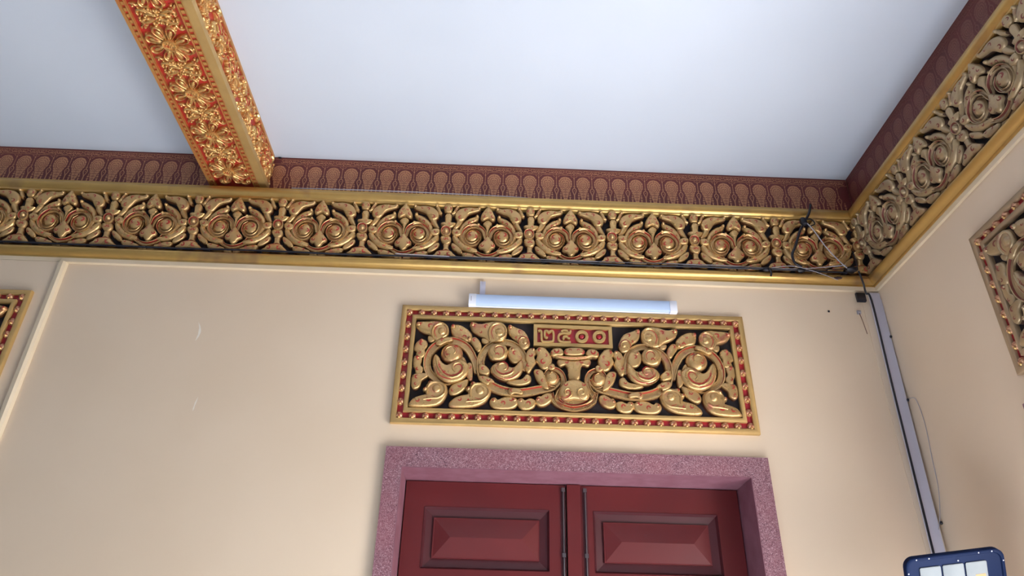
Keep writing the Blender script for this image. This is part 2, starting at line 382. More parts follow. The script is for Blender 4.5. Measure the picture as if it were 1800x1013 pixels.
disc(mb, 0, .112, .004, .006, 4)
ribbon(mb, [(x * .8, y) for x, y in [(0, .108), (.014, .096), (.014, .082), (.007, .066), (0, .05), (-.007, .066), (-.014, .082), (-.014, .096)]], .0052, 20, True)
disc(mb, 0, .087, .0034); ribbon(mb, [(0, .055), (0, .02), (0, -.01)], .0072, 4)
for s in (-1, 1):
    x = s * .028
    disc(mb, x, .066, .004, .009, 4); disc(mb, x, .050, .0075, .008, 5); disc(mb, x, .034, .010, .004, 4); ribbon(mb, [(x, .034), (x, .01), (x, -.01)], .007, 4)
    disc(mb, s * .012, .197, .004, .003); disc(mb, s * .019, .202, .004, .0025)
FINI = mesh(mb, 'stencil_finial', STEN, False)
mb = MB()
for s in (-1, 1):
    ribbon(mb, [(s * x, y) for x, y in [(.008, .233), (.018, .222), (.030, .235), (.043, .226), (.050, .240), (.057, .236)]], .0040, 14)
    ribbon(mb, [(s * x, y) for x, y in [(.012, .244), (.022, .240), (.028, .246), (.038, .242)]], .0034, 8)
    ribbon(mb, [(s * x, y) for x, y in [(.036, .222), (.050, .219), (.057, .224)]], .0034, 8)
    disc(mb, s * .030, .226, .005, .0035); disc(mb, s * .046, .246, .004, .003); disc(mb, s * .020, .232, .0035)
ribbon(mb, circ(0, .235, .0085, .010, 4), .0036, 12, True); disc(mb, 0, .235, .003, .0035, 4)
disc(mb, 0, .219, .006, .004, 4)
BORD = mesh(mb, 'stencil_border', STEN, False)
def band(name, L, loc, rz, nm, u_first):
    base = MB().box(-.001, L, -.0, .0095, -.045, CEILZ - 4.61); 
    root = obj('painted_band', mesh(base, 'painted_band', BAND, False), None, loc, (0, 0, rz))
    lines = MB(); lines.box(0, L, -.0007, 0, .2105, .2130); lines.box(0, L, -.0007, 0, .2500, .2525)
    obj('stencil_rule', mesh(lines, 'stencil_rule', STEN, False), root)
    u = u_first
    while u < L - .05:
        obj('stencil_drop', DROP, root, (u, 0, 0)); obj('stencil_border', BORD, root, (u + SW / 2, 0, 0))
        if u + SW / 2 < L - .03: obj('stencil_finial', FINI, root, (u + SW / 2, 0, 0))
        u += SW
    return root
STENSH = mat('shaded_stencil_gold', (136, 84, 70), (122, 72, 62), 10, 0.5, 0.1)  # darker stencil gold: the right wall's shade painted into the colour
# back wall band (left of x = RX) split in two by the beam, side wall band
for x0, L, lab in ((-5.60, 3.782, 'maroon painted band with gold stencilled drops left of the ceiling beam'),
                   (-1.480, RX + 1.480 - .012, 'maroon painted band with gold stencilled drops right of the ceiling beam')):
    r = band('b', L, (x0, -.010, 4.61), 0, 0, .048 if x0 > -2 else .0344); tag(r, lab, 'painted band')
    pass
r = band('b', 2.9, (RX - .010, -.011, 4.61), -PI / 2, 0, .06); tag(r, 'dark maroon band with stencilled drops darkened by painted-in shade high on the right wall', 'painted band')
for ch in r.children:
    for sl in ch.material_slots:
        if sl.material == STEN: sl.link = 'OBJECT'; sl.material = STENSH

# ================================================================== MOULDINGS of the frieze
def extrude_profile(prof, x0, x1, m0=0.0, m1=0.0):
    """prof = (depth, height) points; ends mitred by m0/m1 * depth"""
    mb = MB(); K = len(prof); n = max(2, int((x1 - x0) / .25)); vs = []
    for i in range(n + 1):
        for d, z in prof:
            t = i / n; xx = x0 + (x1 - x0) * t
            if i == 0: xx += m0 * d
            if i == n: xx -= m1 * d
            vs.append((xx, -d, z))
    fs = [(i * K + j, (i + 1) * K + j, (i + 1) * K + (j + 1) % K, i * K + (j + 1) % K) for i in range(n) for j in range(K)]
    fs += [tuple(range(K)), tuple(range(n * K, (n + 1) * K))[::-1]]
    mb.add(vs, fs); return mb
TOPP = [(0.0, 4.475), (.082, 4.475), (.090, 4.482), (.090, 4.494), (.097, 4.499), (.106, 4.508), (.110, 4.520), (.110, 4.532), (.106, 4.542), (.099, 4.547), (.099, 4.556), (.090, 4.561), (0.0, 4.561)]
BOTP = [(0.0, 4.046), (.020, 4.046), (.022, 4.050), (.022, 4.058), (.034, 4.062), (.048, 4.072), (.056, 4.084), (.058, 4.096), (.054, 4.104), (.045, 4.108), (.040, 4.114), (0.0, 4.114)]

# ================================================================== CARVED FRIEZE: the repeating cell
def lean(x, y, z):      # local z = 0 at the lower moulding, .36 at the upper one
    return (x, y - (.004 + .056 * max(0, z) / .36), z)
def TC(x, y):           # drawing of the heart crest -> metres
    yb = 790 + .03 * (x - 650); v = (yb - y) / 1905.0; xc = 620 + (y - 115) * .09
    return ((x - xc) / 2067.0, v)
def TX(x, y):           # drawing of the rosette cross -> metres
    y0 = 806 + .031 * (x - 570); y1 = 118 + .04 * (x - 570); v = .36 * (y0 - y) / (y0 - y1); xc = 570 - (y - 450) * .10
    return ((x - xc) / 2095.0, v)
SC = 1 / 2075.0
H = 0.040
crest_mid = []; crest_side = []; cross_mid = []; cross_side = []
def P(lst, name, T=TC, sc=SC): p = Piece(name, T, sc); lst.append(p); return p
# middle pieces of the crest
P(crest_mid, 'crest_bud').blob([(620, 108), (655, 145), (695, 195), (722, 245), (716, 285), (690, 290), (634, 262), (585, 285), (552, 280), (534, 245), (550, 190), (590, 140)], H + .012, [(622, 150), (630, 240)]).com(592, 190, 16, 40, -1).com(660, 195, 16, 140, 1).line([(560, 292), (600, 274), (634, 250), (672, 276), (708, 292)], [5, 9, 9, 9, 5]).com(572, 245, 22, 80, -1).com(690, 248, 22, 100, 1)
P(crest_mid, 'crest_stem').blob([(632, 275), (690, 312), (680, 345), (660, 400), (652, 500), (642, 500), (628, 400), (590, 345), (574, 318)], H + .002, [(634, 320), (646, 480)])
P(crest_mid, 'heart_leaf').blob([(655, 478), (690, 515), (735, 560), (765, 590), (758, 625), (728, 640), (715, 672), (680, 698), (640, 678), (620, 645), (588, 640), (558, 620), (560, 585), (600, 550), (628, 515)], H + .008, [(660, 540), (673, 640)]).com(600, 604, 24, 30, -1, turns=.8).com(737, 602, 24, 150, 1, turns=.8).com(640, 548, 10, 90, 1).com(700, 548, 10, 90, -1)
P(crest_mid, 'heart_bowl').sweep([(462, 588), (500, 640), (560, 690), (620, 718), (681, 728), (740, 714), (795, 684), (830, 640), (850, 590)], [30, 44, 50, 56, 64, 56, 50, 44, 30], H - .004, 'groove2', n=28)
# side pieces (left half; mirrored copies make the right half)
P(crest_side, 'volute').sweep([(648, 540), (622, 480), (600, 420), (550, 376), (480, 352), (405, 372), (352, 430), (350, 500), (390, 560), (455, 588), (520, 572), (556, 520), (548, 450), (500, 410)], [44, 52, 56, 54, 52, 52, 52, 52, 50, 46, 42, 38, 30, 20], H + .004, 'groove', n=44).ball(462, 468, 128, H - .012).ball(462, 468, 88, H + .005).com(442, 462, 34, 60, 1).com(500, 482, 28, 240, 1)
P(crest_side, 'wrap_leaf').sweep([(460, 604), (388, 582), (328, 505), (314, 420), (345, 340), (408, 285), (470, 254), (502, 222)], [26, 44, 56, 64, 78, 88, 74, 38], H - .002, 'dome', n=26).ball(492, 228, 25, H + .006).com(404, 318, 22, 20, 1).com(446, 282, 15, 60, -1).com(352, 372, 15, 80, 1)
P(crest_side, 'crest_knob').sweep([(410, 362), (455, 340), (500, 345), (535, 362)], [14, 30, 34, 26], H + .002, 'dome', n=10).ball(522, 334, 25, H + .006)
P(crest_side, 'foot_leaf').blob([(358, 690), (400, 678), (470, 690), (530, 715), (585, 735), (575, 772), (510, 775), (440, 765), (385, 740)], H - .004).com(500, 722, 20, 110, -1).com(410, 700, 17, 60, -1)
P(crest_side, 'tip_leaf').blob([(570, 740), (620, 735), (668, 752), (668, 785), (610, 785), (575, 770)], H - .018)
# middle pieces of the cross
P(cross_mid, 'rosette', TX).blob(circ(570, 450, 68, n=14), H + .006, [(570, 450)], rings=[(0, 0), (0, .78), (.06, .98), (.16, 1), (.26, .93), (.30, .82), (.34, .82)], n=26).ball(570, 450, 40, H + .016).line([(570 + 50 * math.cos(q * PI / 6), 450 + 50 * math.sin(q * PI / 6)) for q in range(13)], [10, 10, 10, 10])
P(cross_mid, 'trumpet', TX).blob([(548, 405), (565, 330), (562, 265), (578, 232), (612, 222), (648, 234), (655, 275), (640, 330), (668, 352), (704, 345), (672, 385), (635, 405), (590, 412), (540, 395), (505, 352), (520, 340), (550, 350)], H + .002, [(610, 260), (598, 380)]).com(612, 365, 16, 300, 1)
P(cross_mid, 'crown', TX).blob([(555, 165), (575, 125), (618, 112), (662, 130), (668, 170), (650, 210), (612, 218), (572, 210)], H + .004).com(588, 168, 20, 60, 1).com(638, 170, 20, 120, -1)
P(cross_mid, 'lower_bud', TX).blob([(500, 520), (530, 505), (570, 515), (615, 510), (634, 545), (615, 595), (570, 612), (525, 590), (502, 555)], H + .002).com(548, 552, 20, 80, -1).com(596, 552, 20, 100, 1)
P(cross_mid, 'pedestal', TX).blob([(535, 600), (595, 605), (590, 650), (612, 690), (580, 682), (550, 676), (515, 688), (530, 650)], H - .006, [(563, 625), (560, 665)])
P(cross_mid, 'base_leaf', TX).blob([(372, 760), (420, 735), (440, 702), (480, 684), (555, 676), (620, 690), (655, 730), (700, 775), (665, 800), (620, 798), (560, 780), (490, 778), (430, 790), (385, 782)], H, [(430, 745), (560, 725), (650, 760)]).com(462, 735, 30, 100, -1, turns=.7).com(598, 742, 30, 80, 1, turns=.7).line([(450, 700), (520, 692), (570, 690), (620, 702)], [4, 9, 9, 4])
# side pieces of the cross (right half)
P(cross_side, 'scroll_leaf', TX).sweep([(668, 420), (712, 375), (752, 318), (748, 262), (722, 232)], [40, 66, 82, 92, 70], H - .002, 'dome', n=18).blob([(692, 285), (700, 225), (740, 180), (810, 152), (890, 146), (960, 160), (1020, 150), (1018, 186), (960, 206), (880, 226), (842, 262), (800, 310), (745, 322)], H + .003, [(740, 250), (800, 200), (940, 182)], n=30).com(760, 285, 26, 60, 1, turns=.7).com(835, 195, 24, 30, 1).com(915, 182, 15, 200, 1)
P(cross_side, 'leaf_tip_bead', TX).ball(1008, 162, 26, H + .006)
P(cross_side, 'crown_arm', TX).sweep([(655, 225), (690, 205), (715, 165), (742, 128)], [26, 52, 50, 36], H, 'dome', n=12).ball(736, 136, 24, H + .006)
P(cross_side, 'petal', TX).blob([(645, 440), (690, 425), (735, 432), (765, 465), (752, 500), (700, 512), (655, 495)], H + .004).com(700, 468, 22, 200, 1)
P(cross_side, 'arm', TX).sweep([(672, 505), (700, 560), (755, 615), (830, 655), (900, 680), (950, 684)], [62, 84, 90, 84, 72, 50], H, 'dome', n=18).com(735, 595, 13, 60, 1).com(838, 662, 20, 40, -1)
P(cross_side, 'lower_leaf', TX).blob([(628, 600), (655, 592), (700, 620), (745, 660), (768, 710), (740, 722), (690, 700), (640, 655)], H - .006).com(668, 645, 18, 120, 1)

for lst in (crest_mid, crest_side, cross_mid, cross_side):
    for p in lst: p.done(lean)
CELL = 0.504
ADD = 0.012   # the carving stands this far in front of its backing board
def put(name, me, parent, u, root):
    o = obj(name, me, parent); o.location = (u, 0, 0) if parent is root else (0, 0, 0); return o
def frieze(root, us_cross, us_crest):
    """us_cross: (u, left arms, middle, right arms); us_crest: u of the crest axis"""
    for u, l, mid, r in us_cross:
        par = None
        if mid:
            par = obj('rosette', cross_mid[0].me, root, (u, 0, 4.118))
            for p in cross_mid[1:]: obj(p.name, p.me, par)
        for on, mirror in ((r, False), (l, True)):
            if not on: continue
            for p in cross_side:
                me_ = p.mm if mirror else p.me
                if par: obj(p.name, me_, par)
                else: obj(p.name, me_, root, (u, 0, 4.118))
    for u in us_crest:
        par = obj('heart_bowl', [p for p in crest_mid if p.name == 'heart_bowl'][0].me, root, (u, 0, 4.118))
        for p in crest_mid:
            if p.name != 'heart_bowl': obj(p.name, p.me, par)
        for p in crest_side:
            obj(p.name, p.me, par); obj(p.name, p.mm, par)
fb = tag(empty('carved_frieze', (0, -.002, 0)), 'long carved and gilded frieze of heart scrolls along the back wall', 'frieze')
U0 = -5.60
obj('top_moulding', mesh(extrude_profile(TOPP, U0, RX - .0035, 0, 1), 'top_moulding', MOULD, True), fb)
obj('bottom_moulding', mesh(extrude_profile(BOTP, U0, RX - .0035, 0, 1), 'bottom_moulding', MOULD, True), fb)
m = MB(); m.add([(U0, -.002, 4.112), (RX - .004, -.002, 4.112), (RX - .05, -.056, 4.478), (U0, -.056, 4.478)], [(0, 1, 2, 3)])
obj('backing_board', mesh(m, 'backing_board', BLACK, False), fb)
B0 = 0.171
frieze(fb, [(B0 + CELL * k, True, True, k < 4) for k in range(-11, 5)], [B0 + CELL * (k + .5) for k in range(-11, 4)])
fr = tag(empty('carved_frieze', (RX - .002, 0, 0), -PI / 2), 'shaded carved frieze with gilding greyed by dust and painted-in shade rising along the right wall', 'frieze')
obj('top_moulding', mesh(extrude_profile(TOPP, .0035, 3.3, 1, 0), 'top_moulding', MOULD, True), fr)
obj('bottom_moulding', mesh(extrude_profile(BOTP, .0035, 3.3, 1, 0), 'bottom_moulding', MOULD, True), fr)
m = MB(); m.add([(0.004, -.002, 4.112), (3.3, -.002, 4.112), (3.3, -.056, 4.478), (.05, -.056, 4.478)], [(0, 1, 2, 3)])
obj('backing_board', mesh(m, 'backing_board', BLACK, False), fr)
frieze(fr, [(0.110 + CELL * k, k > 0, True, True) for k in range(0, 6)], [0.110 + CELL * (k + .5) for k in range(0, 5)])

dust_and_shade(fr)
# ================================================================== CARVED PANELS
HC = [0.000990116, -2.60057e-05, -1.09302, 3.66063e-05, -0.00107791, 0.547935, -1.0161e-05, 0.000136191]
def TP(x, y):
    d = HC[6] * x + HC[7] * y + 1
    u = (HC[0] * x + HC[1] * y + HC[2]) / d; v = (HC[3] * x + HC[4] * y + HC[5]) / d
    return (u, v - .010 * (u + .45) / .45 * 0 + .004)
def TZ(x, y): return TP(x * .5665 + 742.7, y * .5665 + 270.1)
PS = 0.00098; PZ = PS * .5665
PH = 0.046
lside = []; lmid = []
def A(name): p = Piece(name, TP, PS); lside.append(p); return p
def Cn(name, lst=None): p = Piece(name, TZ, PZ); (lmid if lst is None else lst).append(p); return p
# outer ring and what it holds
A('ring_fill').blob([(430, 480), (465, 500), (480, 560), (440, 540)], PH - .022)
A('outer_ring').sweep([(536, 590), (520, 515), (478, 440), (415, 402), (345, 400), (278, 435), (240, 500), (242, 570), (285, 620), (350, 642), (415, 632), (462, 595)], [34, 44, 50, 52, 52, 50, 48, 46, 44, 40, 34, 22], PH - .010, 'groove', n=44)
A('ring_leaf').blob([(288, 418), (305, 395), (345, 382), (388, 384), (390, 402), (350, 415), (315, 430)], PH + .002).com(330, 402, 13, 40, 1)
A('comma_body').blob([(290, 488), (312, 498), (330, 530), (360, 548), (400, 522), (448, 518), (480, 555), (470, 600), (428, 636), (370, 645), (320, 625), (288, 585), (278, 530)], PH + .010, [(312, 560), (360, 590), (420, 578)], n=30).rib([(300, 510), (306, 556), (330, 596), (376, 622), (430, 606), (452, 566), (430, 540), (398, 548), (388, 572), (402, 590)], 14, .007).com(320, 560, 12, 70, 1).com(345, 596, 10, 30, 1).line([(296, 560), (315, 605), (370, 628), (430, 615)], [2, 5, 5, 2])
A('round_boss').ball(384, 474, 58, PH + .014).srib(384, 474, 40, 9, 120, .8).com(404, 452, 15, 10, 1).com(362, 484, 14, 100, 1)
A('side_leaf').blob([(478, 538), (500, 535), (508, 570), (505, 625), (486, 630), (470, 595)], PH - .006).com(490, 562, 10, 90, -1)
# inner ring, its long stem towards the middle
A('long_stem').sweep([(1040, 628), (985, 672), (900, 690), (800, 706), (710, 700), (630, 672), (575, 622), (556, 560), (562, 490), (600, 438), (665, 410), (735, 414), (790, 452), (818, 512), (820, 575)], [26, 44, 52, 54, 56, 58, 56, 50, 46, 44, 44, 44, 44, 42, 30], PH - .006, 'groove', n=60)
A('stem_leaf').blob([(540, 618), (575, 608), (620, 625), (640, 650), (610, 650), (598, 668), (565, 655)], PH + .004).com(600, 636, 13, 30, -1).com(572, 626, 8, 60, 1)
A('stem_leaf').blob([(542, 560), (555, 540), (585, 548), (612, 578), (600, 606), (565, 602), (543, 588)], PH + .004).com(572, 572, 12, 60, 1)
A('stem_leaf').blob([(722, 690), (750, 680), (790, 690), (812, 708), (800, 724), (760, 716), (738, 728), (722, 715)], PH + .004).com(742, 702, 11, 60, 1)
A('comma_body').blob([(622, 568), (648, 540), (690, 532), (720, 556), (752, 562), (790, 520), (802, 545), (795, 590), (765, 622), (715, 636), (660, 620), (630, 596)], PH + .010, [(655, 578), (720, 598), (775, 580)], n=30).rib([(640, 560), (650, 590), (690, 612), (740, 598), (752, 570), (730, 552)], 12, .006).rib([(664, 574), (670, 552), (694, 544), (712, 560), (704, 580), (690, 578)], 10, .006).com(745, 545, 13, 40, -1).line([(632, 596), (675, 625), (740, 622), (780, 590)], [2, 5, 5, 2])
A('round_boss').blob([(604, 470), (622, 436), (660, 424), (700, 436), (715, 470), (700, 505), (660, 520), (620, 508)], PH + .016, [(660, 470)]).srib(662, 470, 40, 9, 60, .8, -1).com(658, 492, 12, 200, -1)
A('side_leaf').blob([(718, 470), (738, 438), (762, 450), (780, 446), (802, 488), (794, 524), (762, 534), (733, 517)], PH + .002).tip(748, 458, 14, .006).com(760, 480, 13, 60, 1)
A('side_leaf').blob([(716, 645), (760, 632), (800, 628), (825, 600), (850, 612), (848, 645), (810, 662), (760, 662)], PH - .004).com(742, 644, 12, 80, 1).com(818, 632, 9, 40, -1)
# leaves along the top
A('scroll_leaf').tip(192, 304, 17).blob([(246, 368), (272, 372), (284, 392), (262, 404), (244, 392)], PH - .008).blob([(178, 300), (205, 288), (250, 286), (300, 284), (345, 300), (362, 340), (350, 375), (312, 396), (275, 392), (258, 365), (218, 350), (188, 330)], PH, [(215, 312), (280, 325), (315, 345)], n=30).ball(322, 346, 30, PH + .008).rib([(276, 384), (268, 352), (284, 318), (322, 302), (352, 324), (352, 362), (326, 380)], 17, .008).com(258, 318, 16, 30, 1).com(206, 308, 10, 40, 1).line([(296, 385), (282, 350), (300, 315), (335, 306)], [2, 5, 5, 2])
A('scroll_leaf').tip(396, 318, 16).tip(488, 388, 15).blob([(382, 322), (402, 304), (440, 308), (480, 332), (503, 362), (500, 392), (470, 400), (440, 384), (398, 374), (384, 350)], PH - .004).com(462, 378, 13, 200, -1).com(400, 322, 9, 60, 1).com(440, 335, 9, 0, -1)
A('scroll_leaf').tip(514, 306, 18).blob([(566, 382), (598, 388), (606, 408), (584, 414), (566, 402)], PH - .008).blob([(500, 304), (520, 292), (560, 302), (610, 290), (665, 288), (702, 315), (708, 355), (694, 392), (650, 408), (605, 402), (578, 380), (540, 362), (508, 338)], PH, [(540, 325), (600, 335), (655, 350)], n=30).ball(664, 352, 32, PH + .008).rib([(612, 396), (606, 352), (626, 314), (664, 302), (698, 326), (698, 370), (668, 390)], 17, .008).com(590, 322, 14, 30, 1).com(528, 318, 10, 40, 1).com(560, 350, 9, 200, 1).line([(632, 392), (620, 352), (640, 316), (680, 308)], [2, 5, 5, 2])
A('scroll_leaf').tip(735, 322, 16).blob([(722, 320), (738, 310), (775, 325), (818, 345), (845, 395), (845, 430), (822, 448), (792, 438), (778, 408), (748, 385), (725, 355)], PH - .002, [(750, 345), (800, 375), (820, 415)]).ball(818, 410, 18, PH + .006).rib([(790, 432), (786, 404), (802, 384), (828, 392), (836, 416), (820, 436)], 9).com(790, 352, 12, 40, 1).com(740, 332, 9, 60, 1).com(772, 385, 9, 60, 1)
A('small_leaf').blob([(505, 384), (530, 380), (556, 412), (560, 448), (540, 462), (515, 432), (498, 405)], PH - .006).com(522, 400, 11, 60, 1)
# leaves down the outer side
A('side_leaf').blob([(182, 402), (205, 390), (232, 400), (238, 430), (222, 452), (228, 475), (205, 495), (172, 482), (176, 462), (162, 448), (168, 420)], PH - .008).tip(205, 402, 15, -.002).com(205, 420, 13, 60, 1).com(190, 468, 10, 90, -1)
A('side_leaf').blob([(162, 492), (190, 486), (208, 505), (198, 540), (214, 560), (200, 592), (170, 588), (166, 566), (156, 540)], PH - .010).tip(180, 500, 14, -.004).com(188, 508, 12, 60, 1).com(182, 565, 10, 90, 1)
A('side_leaf').blob([(152, 604), (190, 592), (232, 594), (240, 612), (205, 636), (196, 665), (165, 682), (146, 660)], PH - .008).com(178, 618, 13, 60, 1).com(172, 655, 9, 90, 1)
# leaves along the bottom
A('scroll_leaf').tip(228, 690, 15).tip(258, 656, 18).blob([(134, 768), (160, 738), (205, 722), (235, 714), (222, 694), (240, 652), (290, 640), (335, 652), (356, 690), (340, 742), (300, 778), (230, 790), (140, 786)], PH, [(185, 762), (250, 748), (295, 705)], n=32).ball(292, 688, 31, PH + .010).rib([(238, 724), (240, 684), (262, 656), (300, 652), (334, 672), (338, 712), (304, 740), (262, 744), (216, 750)], 17, .008).com(245, 745, 17, 20, -1, turns=.7).com(182, 755, 12, 60, -1).line([(262, 728), (300, 738), (335, 712), (338, 680)], [2, 5, 5, 2])
A('side_leaf').blob([(372, 686), (390, 660), (432, 644), (478, 630), (474, 664), (444, 700), (405, 720), (376, 712)], PH - .004).com(428, 668, 12, 40, -1).com(394, 696, 9, 90, 1)
A('scroll_leaf').tip(484, 688, 15).tip(512, 662, 18).blob([(372, 768), (405, 738), (448, 722), (482, 716), (478, 688), (500, 662), (545, 652), (595, 668), (614, 700), (596, 745), (550, 780), (480, 794), (384, 792)], PH, [(425, 762), (490, 755), (545, 715)], n=32).ball(550, 700, 31, PH + .010).rib([(496, 738), (496, 696), (520, 666), (560, 662), (594, 686), (598, 722), (562, 754), (520, 760), (470, 764)], 17, .008).com(490, 755, 16, 20, -1, turns=.7).com(432, 750, 12, 60, -1).line([(520, 742), (560, 750), (596, 724), (598, 690)], [2, 5, 5, 2])
A('foot_leaf').blob([(616, 772), (622, 746), (645, 736), (662, 750), (690, 736), (735, 732), (770, 748), (772, 776), (745, 798), (690, 804), (640, 797)], PH - .008).tip(640, 756, 15, -.004).tip(752, 752, 14, -.004).com(688, 770, 13, 300, 1, turns=.7).com(732, 752, 12, 60, -1)
A('foot_leaf').blob([(776, 768), (784, 746), (806, 742), (822, 754), (850, 742), (882, 756), (874, 790), (840, 807), (800, 802)], PH - .008).tip(798, 758, 13, -.004).com(838, 772, 13, 300, 1, turns=.7)
A('foot_leaf').blob([(886, 752), (900, 730), (918, 730), (928, 722), (958, 712), (982, 728), (970, 764), (930, 786), (896, 778)], PH - .006).tip(902, 748, 12, -.002).com(945, 738, 11, 60, -1)
# leaves beside the middle scroll
A('small_leaf').blob([(834, 464), (858, 445), (880, 456), (886, 480), (874, 500), (886, 525), (866, 556), (842, 588), (822, 560), (834, 530), (822, 505)], PH - .004).tip(868, 458, 12, 0).com(852, 490, 12, 60, -1).com(842, 545, 11, 90, 1)
A('small_leaf').blob([(884, 466), (908, 442), (938, 448), (952, 462), (970, 485), (978, 525), (952, 566), (918, 560), (902, 535), (886, 515), (896, 490)], PH + .002, [(915, 475), (940, 530)]).tip(908, 462, 16, .004).com(930, 528, 16, 90, 1, turns=.7).com(942, 490, 10, 250, 1).com(908, 466, 9, 60, 1)
A('small_leaf').blob([(876, 580), (905, 572), (932, 592), (952, 650), (958, 685), (925, 672), (892, 634)], PH - .002).com(900, 598, 12, 60, 1).com(925, 640, 10, 60, 1)
Cn('middle_scroll', lside).sweep([(560, 905), (480, 850), (490, 790), (530, 730), (546, 650), (520, 570), (450, 528), (385, 545), (350, 600), (350, 665), (392, 712), (450, 720)], [30, 52, 56, 60, 58, 54, 50, 46, 42, 36, 30, 20], PH - .002, 'groove', n=44).ball(422, 622, 76, PH + .012).rib([(390, 600), (420, 570), (462, 596), (468, 640), (436, 668)], 15, .006)
Cn('scroll_knob', lside).blob([(370, 520), (385, 490), (420, 472), (448, 490), (450, 530), (410, 545)], PH + .002).com(400, 515, 16, 300, 1)
# centrepiece
Cn('base_bowl').sweep([(418, 770), (440, 850), (510, 905), (600, 935), (655, 942), (710, 935), (800, 908), (862, 850), (890, 770)], [40, 56, 58, 58, 60, 58, 58, 56, 40], PH - .006, 'groove2', n=36)
Cn('bowl_fill').blob([(455, 760), (500, 700), (560, 660), (655, 650), (750, 660), (810, 700), (855, 760), (830, 840), (760, 895), (655, 920), (550, 895), (480, 840)], PH - .016, [(600, 780), (715, 780)], n=28).line([(470, 800), (540, 872), (655, 900), (770, 872), (840, 800)], [4, 14, 16, 14, 4])
Cn('dome_leaf').blob([(500, 740), (540, 680), (600, 648), (655, 638), (710, 650), (770, 685), (808, 740), (815, 800), (790, 855), (720, 862), (655, 852), (600, 862), (530, 860), (495, 800)], PH + .012, [(600, 740), (715, 740)], n=32).rib([(500, 800), (520, 850), (580, 850), (622, 812), (616, 768), (580, 750), (552, 776), (560, 804), (584, 806)], 20, .007).rib([(810, 800), (790, 850), (730, 850), (688, 812), (694, 768), (730, 750), (758, 776), (750, 804), (726, 806)], 20, .007).com(568, 700, 22, 160, 1).com(748, 700, 22, 20, -1)
Cn('vase_neck').blob([(482, 425), (570, 432), (655, 438), (740, 432), (822, 425), (830, 470), (800, 505), (745, 485), (722, 540), (712, 640), (600, 640), (588, 540), (560, 485), (510, 500), (478, 470)], PH - .004, [(540, 460), (655, 480), (770, 460)], n=36).com(572, 455, 22, 60, -1).com(735, 455, 22, 120, 1).line([(572, 500), (598, 560), (606, 632)], [7, 9, 7]).line([(738, 500), (714, 560), (704, 632)], [7, 9, 7])
Cn('vase_lip').sweep([(445, 385), (520, 405), (655, 415), (790, 405), (865, 385)], [24, 40, 44, 40, 24], PH + .006, 'dome', n=20).line([(480, 402), (560, 418), (655, 424), (750, 418), (830, 402)], [3, 6, 6, 6, 3])
Cn('cap_leaf').blob([(545, 340), (580, 315), (655, 308), (725, 315), (765, 345), (745, 385), (655, 396), (565, 385)], PH + .010, [(600, 352), (710, 352)]).com(572, 365, 24, 90, 1).com(736, 365, 24, 90, -1).com(612, 345, 17, 200, -1).com(692, 345, 17, 340, 1)
Cn('cap_curl', lside).blob([(405, 350), (425, 322), (480, 308), (525, 322), (545, 362), (530, 392), (470, 395), (440, 400), (412, 385)], PH + .006).com(462, 345, 30, 40, -1, turns=.7).com(425, 365, 14, 90, 1)
for p in lside:
    if p.name in ('side_leaf', 'small_leaf', 'foot_leaf', 'comma_body', 'round_boss'): p.grow = 1.09
    if p.name == 'scroll_leaf': p.grow = 1.05
for lst in (lside, lmid):
    for p in lst: p.done()

# digits of the year plate: raised strokes
PX0, PX1, PZ0, PZ1 = -.229, .216, .118, .252
def stroke_piece(name, strokes, wd, extra=None):
    p = Piece(name, TZ, PZ)
    for pts in strokes: p.sweep(pts, [wd] * len(pts), .040, 'flat', n=len(pts) * 4, base=.022, endh=1)
    if extra: extra(p)
    return p
digits = [
 ('numeral_two', stroke_piece('numeral_two', [[(276, 126), (298, 122), (310, 140), (312, 200), (318, 232), (345, 240), (400, 240), (432, 232), (438, 200), (437, 150), (424, 124), (402, 132), (388, 142), (372, 126), (352, 126), (345, 148), (345, 180), (356, 198), (374, 190)]], 22)),
 ('numeral_five', stroke_piece('numeral_five', [[(618, 242), (560, 244), (512, 238), (492, 215), (490, 182), (505, 158), (540, 150), (590, 152), (612, 142), (616, 122)], [(520, 136), (540, 122), (575, 124), (592, 138)], [(612, 205), (590, 200), (575, 186), (550, 184), (540, 205), (548, 216)]], 22)),
 ('numeral_zero', stroke_piece('numeral_zero', [[(735 + 53 * math.cos(a * PI / 6), 185 + 50 * math.sin(a * PI / 6)) for a in range(13)]], 34)),
 ('numeral_zero', stroke_piece('numeral_zero', [[(918 + 53 * math.cos(a * PI / 6), 187 + 50 * math.sin(a * PI / 6)) for a in range(13)]], 34)),
]
for n_, p in digits: p.done(None, [FRAMEG, FRAMEG, RED])
mb = MB()
for x, y in ((735, 184), (918, 186)):
    u, v = TZ(x, y); ball(mb, u, v, 28 * PZ, .040, n=16, base=.022)
ZB = mesh(mb, 'zero_boss', CRIM)

def frame_ring(x, z, wd, y0, y1, m_, nm, r=0.004):
    """mitred rectangular ring of half size x, z (outer) and width wd"""
    mb = MB(); pr = [(0, y0), (0, y1 - r), (r, y1), (wd - r, y1), (wd, y1 - r), (wd, y0)]; K = len(pr); vs = []
    for sx, sz in ((-1, -1), (1, -1), (1, 1), (-1, 1)):
        for d, y in pr: vs.append((sx * (x - d), -y, sz * (z - d)))
    fs = []
    for c in range(4):
        for j in range(K): a = c * K + j; b = c * K + (j + 1) % K; e = ((c + 1) % 4) * K + j; g = ((c + 1) % 4) * K + (j + 1) % K; fs.append((a, e, g, b))
    mb.add(vs, fs); return mesh(mb, nm, m_, True)
OUTR = frame_ring(.985, .355, .030, .0, .026, FRAMEG, 'outer_frame')
CHAN = frame_ring(.957, .327, .040, .0, .009, CRIM, 'red_channel', .001)
INNR = frame_ring(.922, .292, .024, .0, .030, FRAMEG, 'inner_frame')
